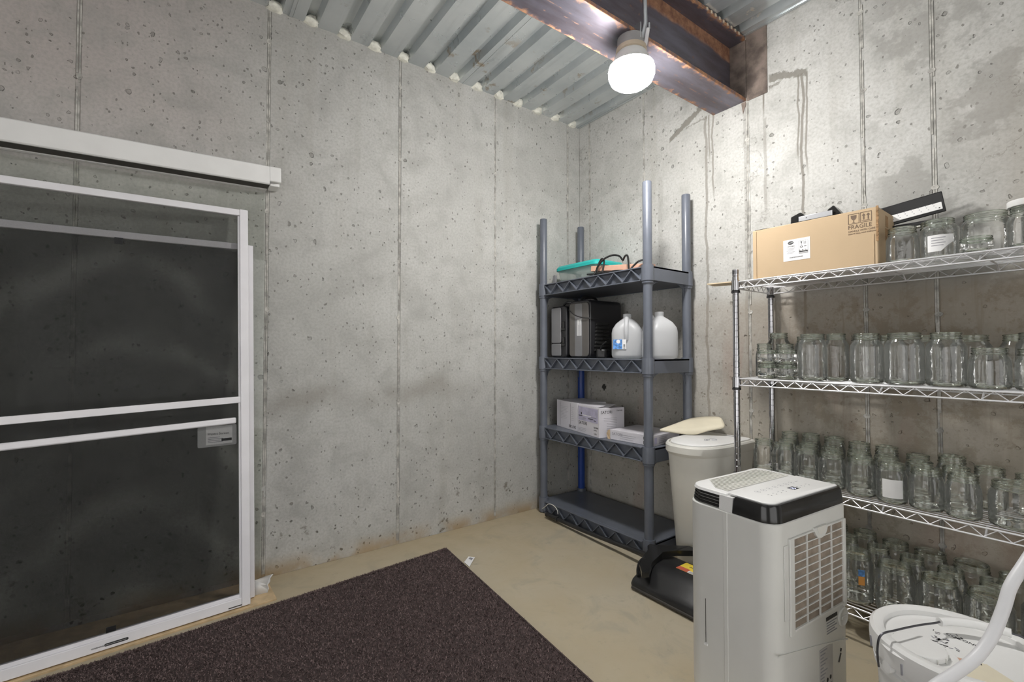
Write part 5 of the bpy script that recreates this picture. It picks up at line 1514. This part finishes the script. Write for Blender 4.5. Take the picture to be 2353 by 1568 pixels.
facebox(gx0 - 0.040, gx0 - 0.021, gz0 + 0.03, gz1 - 0.01, 0.0025, 'finger_flange', 'offwhite', 0.002)
facebox(0.060, 0.120, 0.270, 0.280, 0.0008, 'notice_label', 'ink', 0)
for i in range(5):
    facebox(0.062, 0.118 - 0.012 * (i % 2), 0.262 - i * 0.007, 0.2645 - i * 0.007, 0.0008, 'notice_print', 'ink_grey', 0)
L(MB().lathe([(0.0, 0.0), (0.026, 0.0), (0.026, 0.003), (0.023, 0.0045), (0.020, 0.003), (0.0, 0.003)], 28, Matrix.Translation((0.150, FY - 0.0003, 0.258)) @ Matrix.Rotation(PI / 2, 4, 'X')), 'drain_cap', 'offwhite')
L(MB().box(0.136, 0.164, FY - 0.0065, FY - 0.0034, 0.254, 0.262), 'cap_grip', 'offwhite', bevel=0.001)
for (x0, z0, x1, z1) in ((-0.175, 0.255, 0.01, 0.222), (0.01, 0.222, 0.175, 0.188)):
    L(MB().bar((x0, FY - 0.0012, z0), (x1, FY - 0.0012, z1), 0.002, 0.004), 'face_crease', 'offwhite', smooth=0)
rl = facebox(0.022, 0.092, 0.045, 0.205, 0.0008, 'rating_label', 'label_grey', 0)
for i in range(17):
    wd_ = 0.060 if i > 10 else 0.036 - 0.01 * (i % 3)
    if 7 < i < 11:
        wd_ = 0.02
    L(MB().box(0.026, 0.026 + wd_, FY - 0.0011, FY - 0.0009, 0.197 - i * 0.0088, 0.2012 - i * 0.0088 - (0.001 if i < 11 else 0)), 'rating_print', 'ink_grey', rl, smooth=0)
for (x, z_) in ((0.062, 0.115), (0.078, 0.118), (0.066, 0.098)):
    L(MB().prism([(x + .005 * math.cos(2 * PI * k_ / 10), z_ + .006 * math.sin(2 * PI * k_ / 10)) for k_ in range(10)], -0.0011, -0.0009, Matrix(((1, 0, 0, 0), (0, 0, 1, FY), (0, 1, 0, 0), (0, 0, 0, 1)))), 'rating_print', 'ink', rl, smooth=0)
for (x, z_) in ((0.125, 0.140), (-0.045, 0.075)):
    L(MB().bar((x, FY - 0.0008, z_), (x + 0.012, FY - 0.0008, z_ + 0.022), 0.0012, 0.005), 'screw_slot', 'slot', smooth=0)
    L(MB().bar((x + 0.010, FY - 0.0008, z_ + 0.026), (x + 0.014, FY - 0.0008, z_ + 0.034), 0.0012, 0.006), 'screw_slot', 'ink', smooth=0)

# ================================================================ BUCKET
BX, BY, BZ, BR = -0.850, -2.042, 0.365, 0.155
bk_ = thing('plastic_bucket', 'white lidded plastic bucket with scribbled lid and wire handle', 'bucket', (BX, BY, 0.0))
T = Matrix.Translation((BX, BY, 0))
MB().lathe([(0.0, 0.0), (0.128, 0.0), (0.131, 0.004), (0.144, 0.285), (0.150, 0.287), (0.151, 0.300), (0.146, 0.303), (0.1465, 0.328), (0.150, 0.330), (0.0, 0.331)], 48, T).build('pail', 'white', bk_)
MB().lathe([(0.1515, 0.318), (0.1565, 0.320), (0.158, 0.345), (0.1565, 0.362), (0.150, 0.368), (0.137, 0.368), (0.131, 0.364), (0.129, 0.354), (0.0, 0.353)], 56, T).build('bucket_lid', 'white', bk_)
for i in range(10):
    a = 2 * PI * i / 10 + 0.2
    MB().bar((BX + 0.158 * math.cos(a), BY + 0.158 * math.sin(a), 0.319), (BX + 0.1588 * math.cos(a), BY + 0.1588 * math.sin(a), 0.342), 0.0025, 0.003, (math.cos(a), math.sin(a), 0)).build('tear_notch', 'ink_grey', bk_, smooth=0)
# pour cap with a gap around it
cc = (-0.930, -1.990)
ca = math.atan2(-0.05, 0.09) + 0.15
cp = MB().prism([(0.046 * math.cos(q), 0.046 * math.sin(q)) for q in [2 * PI * k_ / 28 for k_ in range(28)]], 0.3535, 0.366, Matrix.Translation((cc[0], cc[1], 0)))
cp.build('pour_cap', 'white', bk_, bevel=0.002)
for i in range(14):
    a = 2 * PI * i / 14
    MB().bar((cc[0] + 0.0465 * math.cos(a), cc[1] + 0.0465 * math.sin(a), 0.354), (cc[0] + 0.0465 * math.cos(a), cc[1] + 0.0465 * math.sin(a), 0.364), 0.002, 0.003, (math.cos(a), math.sin(a), 0)).build('cap_rib', 'offwhite', bk_, smooth=0)
MB().lathe([(0.052, 0.3532), (0.058, 0.3565), (0.062, 0.3565), (0.066, 0.3532)], 36, Matrix.Translation((cc[0], cc[1], 0))).build('cap_collar', 'white', bk_)
# crossed-out marks and lettering in faded black marker
zl = 0.3534
def stroke(pts, w_=0.0022, mt='ink'):
    for p, q in zip(pts[:-1], pts[1:]):
        MB().bar((p[0], p[1], zl + .0001), (q[0], q[1], zl + .0001), w_, 0.0004).build('marker_stroke', mt, bk_, smooth=0)
rs2 = random.Random(3)
for (x, y, n_) in ((-0.845, -2.000, 5), (-0.862, -2.015, 4), (-0.868, -2.033, 7), (-0.842, -2.020, 4), (-0.815, -1.998, 3), (-0.895, -1.955, 2), (-0.80, -2.03, 4)):
    for i in range(n_):
        a = rs2.uniform(0, 3.1)
        l_ = rs2.uniform(0.006, 0.013)
        px_, py_ = x + rs2.uniform(-.01, .01), y + rs2.uniform(-.01, .01)
        stroke([(px_, py_), (px_ + l_ * math.cos(a), py_ + l_ * math.sin(a))], rs2.uniform(0.0012, 0.003), 'ink_grey' if rs2.random() < .4 else 'ink')
text('COCONUT', 0.0125, frame((-0.806, -2.008, zl + .0003), (-0.12, -0.99, 0), (0.99, -0.12, 0)), 'ink', bk_, 'marker_lettering')
MB().prism([(-0.930, -2.045), (-0.896, -2.040), (-0.875, -2.085), (-0.905, -2.130), (-0.962, -2.112), (-0.965, -2.075)], zl, zl + 0.0006).build('peeled_label', 'paper_cream', bk_, smooth=0)
MB().prism([(-0.905, -2.046), (-0.897, -2.042), (-0.884, -2.072), (-0.890, -2.076)], zl + .0007, zl + 0.0012).build('label_remnant', 'salmon', bk_, smooth=0)
MB().prism([(-0.893, -2.063), (-0.888, -2.060), (-0.882, -2.078), (-0.888, -2.080)], zl + .0013, zl + 0.0016).build('label_remnant', 'ink', bk_, smooth=0)
# bail
bl = [(-0.984, -1.934, 0.310), (-0.990, -1.934, 0.350), (-0.986, -1.940, 0.382), (-0.946, -1.956, 0.386), (-0.880, -1.978, 0.384), (-0.830, -1.998, 0.382), (-0.812, -2.000, 0.379)]
MB().tube(spline(bl, 6), 0.0022, 8).build('bail_wire', 'wire', bk_)
MB().tube(spline([(-0.812, -2.000, 0.379), (-0.790, -2.016, 0.380), (-0.768, -2.045, 0.381), (-0.752, -2.085, 0.382), (-0.748, -2.105, 0.382)], 6), 0.0092, 12).build('handle_grip', 'white', bk_)
MB().tube(spline([(-0.748, -2.105, 0.382), (-0.745, -2.130, 0.378), (-0.742, -2.16, 0.350), (-0.744, -2.165, 0.315)], 5), 0.0022, 8).build('bail_wire', 'wire', bk_)
MB().lathe([(0.0, 0.0), (0.012, 0.0), (0.012, 0.010), (0.0, 0.010)], 14, Matrix.Translation((-0.964, -1.950, 0.310)) @ Matrix.Rotation(math.radians(141), 4, 'Z') @ Matrix.Rotation(PI / 2, 4, 'Y')).build('bail_ear', 'white', bk_)

# ================================================================ SPRAYER AND HOSE AT THE EDGE
sp = thing('pump_sprayer', 'white plastic sprayer tank with an orange label behind the bucket', 'sprayer', (-0.66, -2.235, 0.0))
SX, SY = -0.645, -2.247
T = Matrix.Translation((SX, SY, 0))
MB().lathe([(0.0, 0.0), (0.085, 0.0), (0.09, 0.01), (0.092, 0.30), (0.092, 0.56), (0.088, 0.62), (0.088, 0.70), (0.075, 0.707), (0.0, 0.708)], 40, T).build('tank', 'white', sp)
MB().lathe([(0.0, 0.709), (0.100, 0.712), (0.102, 0.722), (0.094, 0.80), (0.082, 0.825), (0.0, 0.83)], 40, T).build('tank_top', 'white', sp)
MB().tube([(SX - 0.07, SY + 0.035, 0.690), (-0.765, -2.191, 0.680)], 0.013, 12).build('hose_nozzle', 'white', sp)
for i, (z0, z1, mt, a0, a1, nm) in enumerate(((0.735, 0.805, 'orange', 168, 215, 'orange_label'), (0.760, 0.772, 'ink', 126, 136, 'label_mark'))):
    mb = MB()
    vs = []
    for k_ in range(9):
        a = math.radians(a0 + (a1 - a0) * k_ / 8)
        for z_ in (z0, z1):
            r_ = 0.1025 - (z_ - 0.722) * 0.105
            vs.append((SX + r_ * math.cos(a), SY + r_ * math.sin(a), z_))
    mb.add(vs, [(2 * k_, 2 * k_ + 2, 2 * k_ + 3, 2 * k_ + 1) for k_ in range(8)])
    mb.build(nm, mt, sp)
hs = [(-0.768, -2.190, 0.678), (-0.790, -2.178, 0.660), (-0.828, -2.160, 0.625), (-0.885, -2.141, 0.580), (-0.920, -2.127, 0.544), (-0.946, -2.120, 0.506), (-0.977, -2.109, 0.462), (-1.014, -2.093, 0.427), (-1.057, -2.074, 0.406), (-1.109, -2.048, 0.381), (-1.17, -2.02, 0.34), (-1.22, -2.01, 0.26), (-1.24, -2.02, 0.14), (-1.22, -2.05, 0.05), (-1.16, -2.10, 0.014), (-1.10, -2.16, 0.0105)]
ho = MB().tube(spline(hs, 6), 0.0100, 14).build('hose', 'hose', smooth=60)
tag(ho, 'white flexible hose arching down in front of the bucket lid', 'hose')
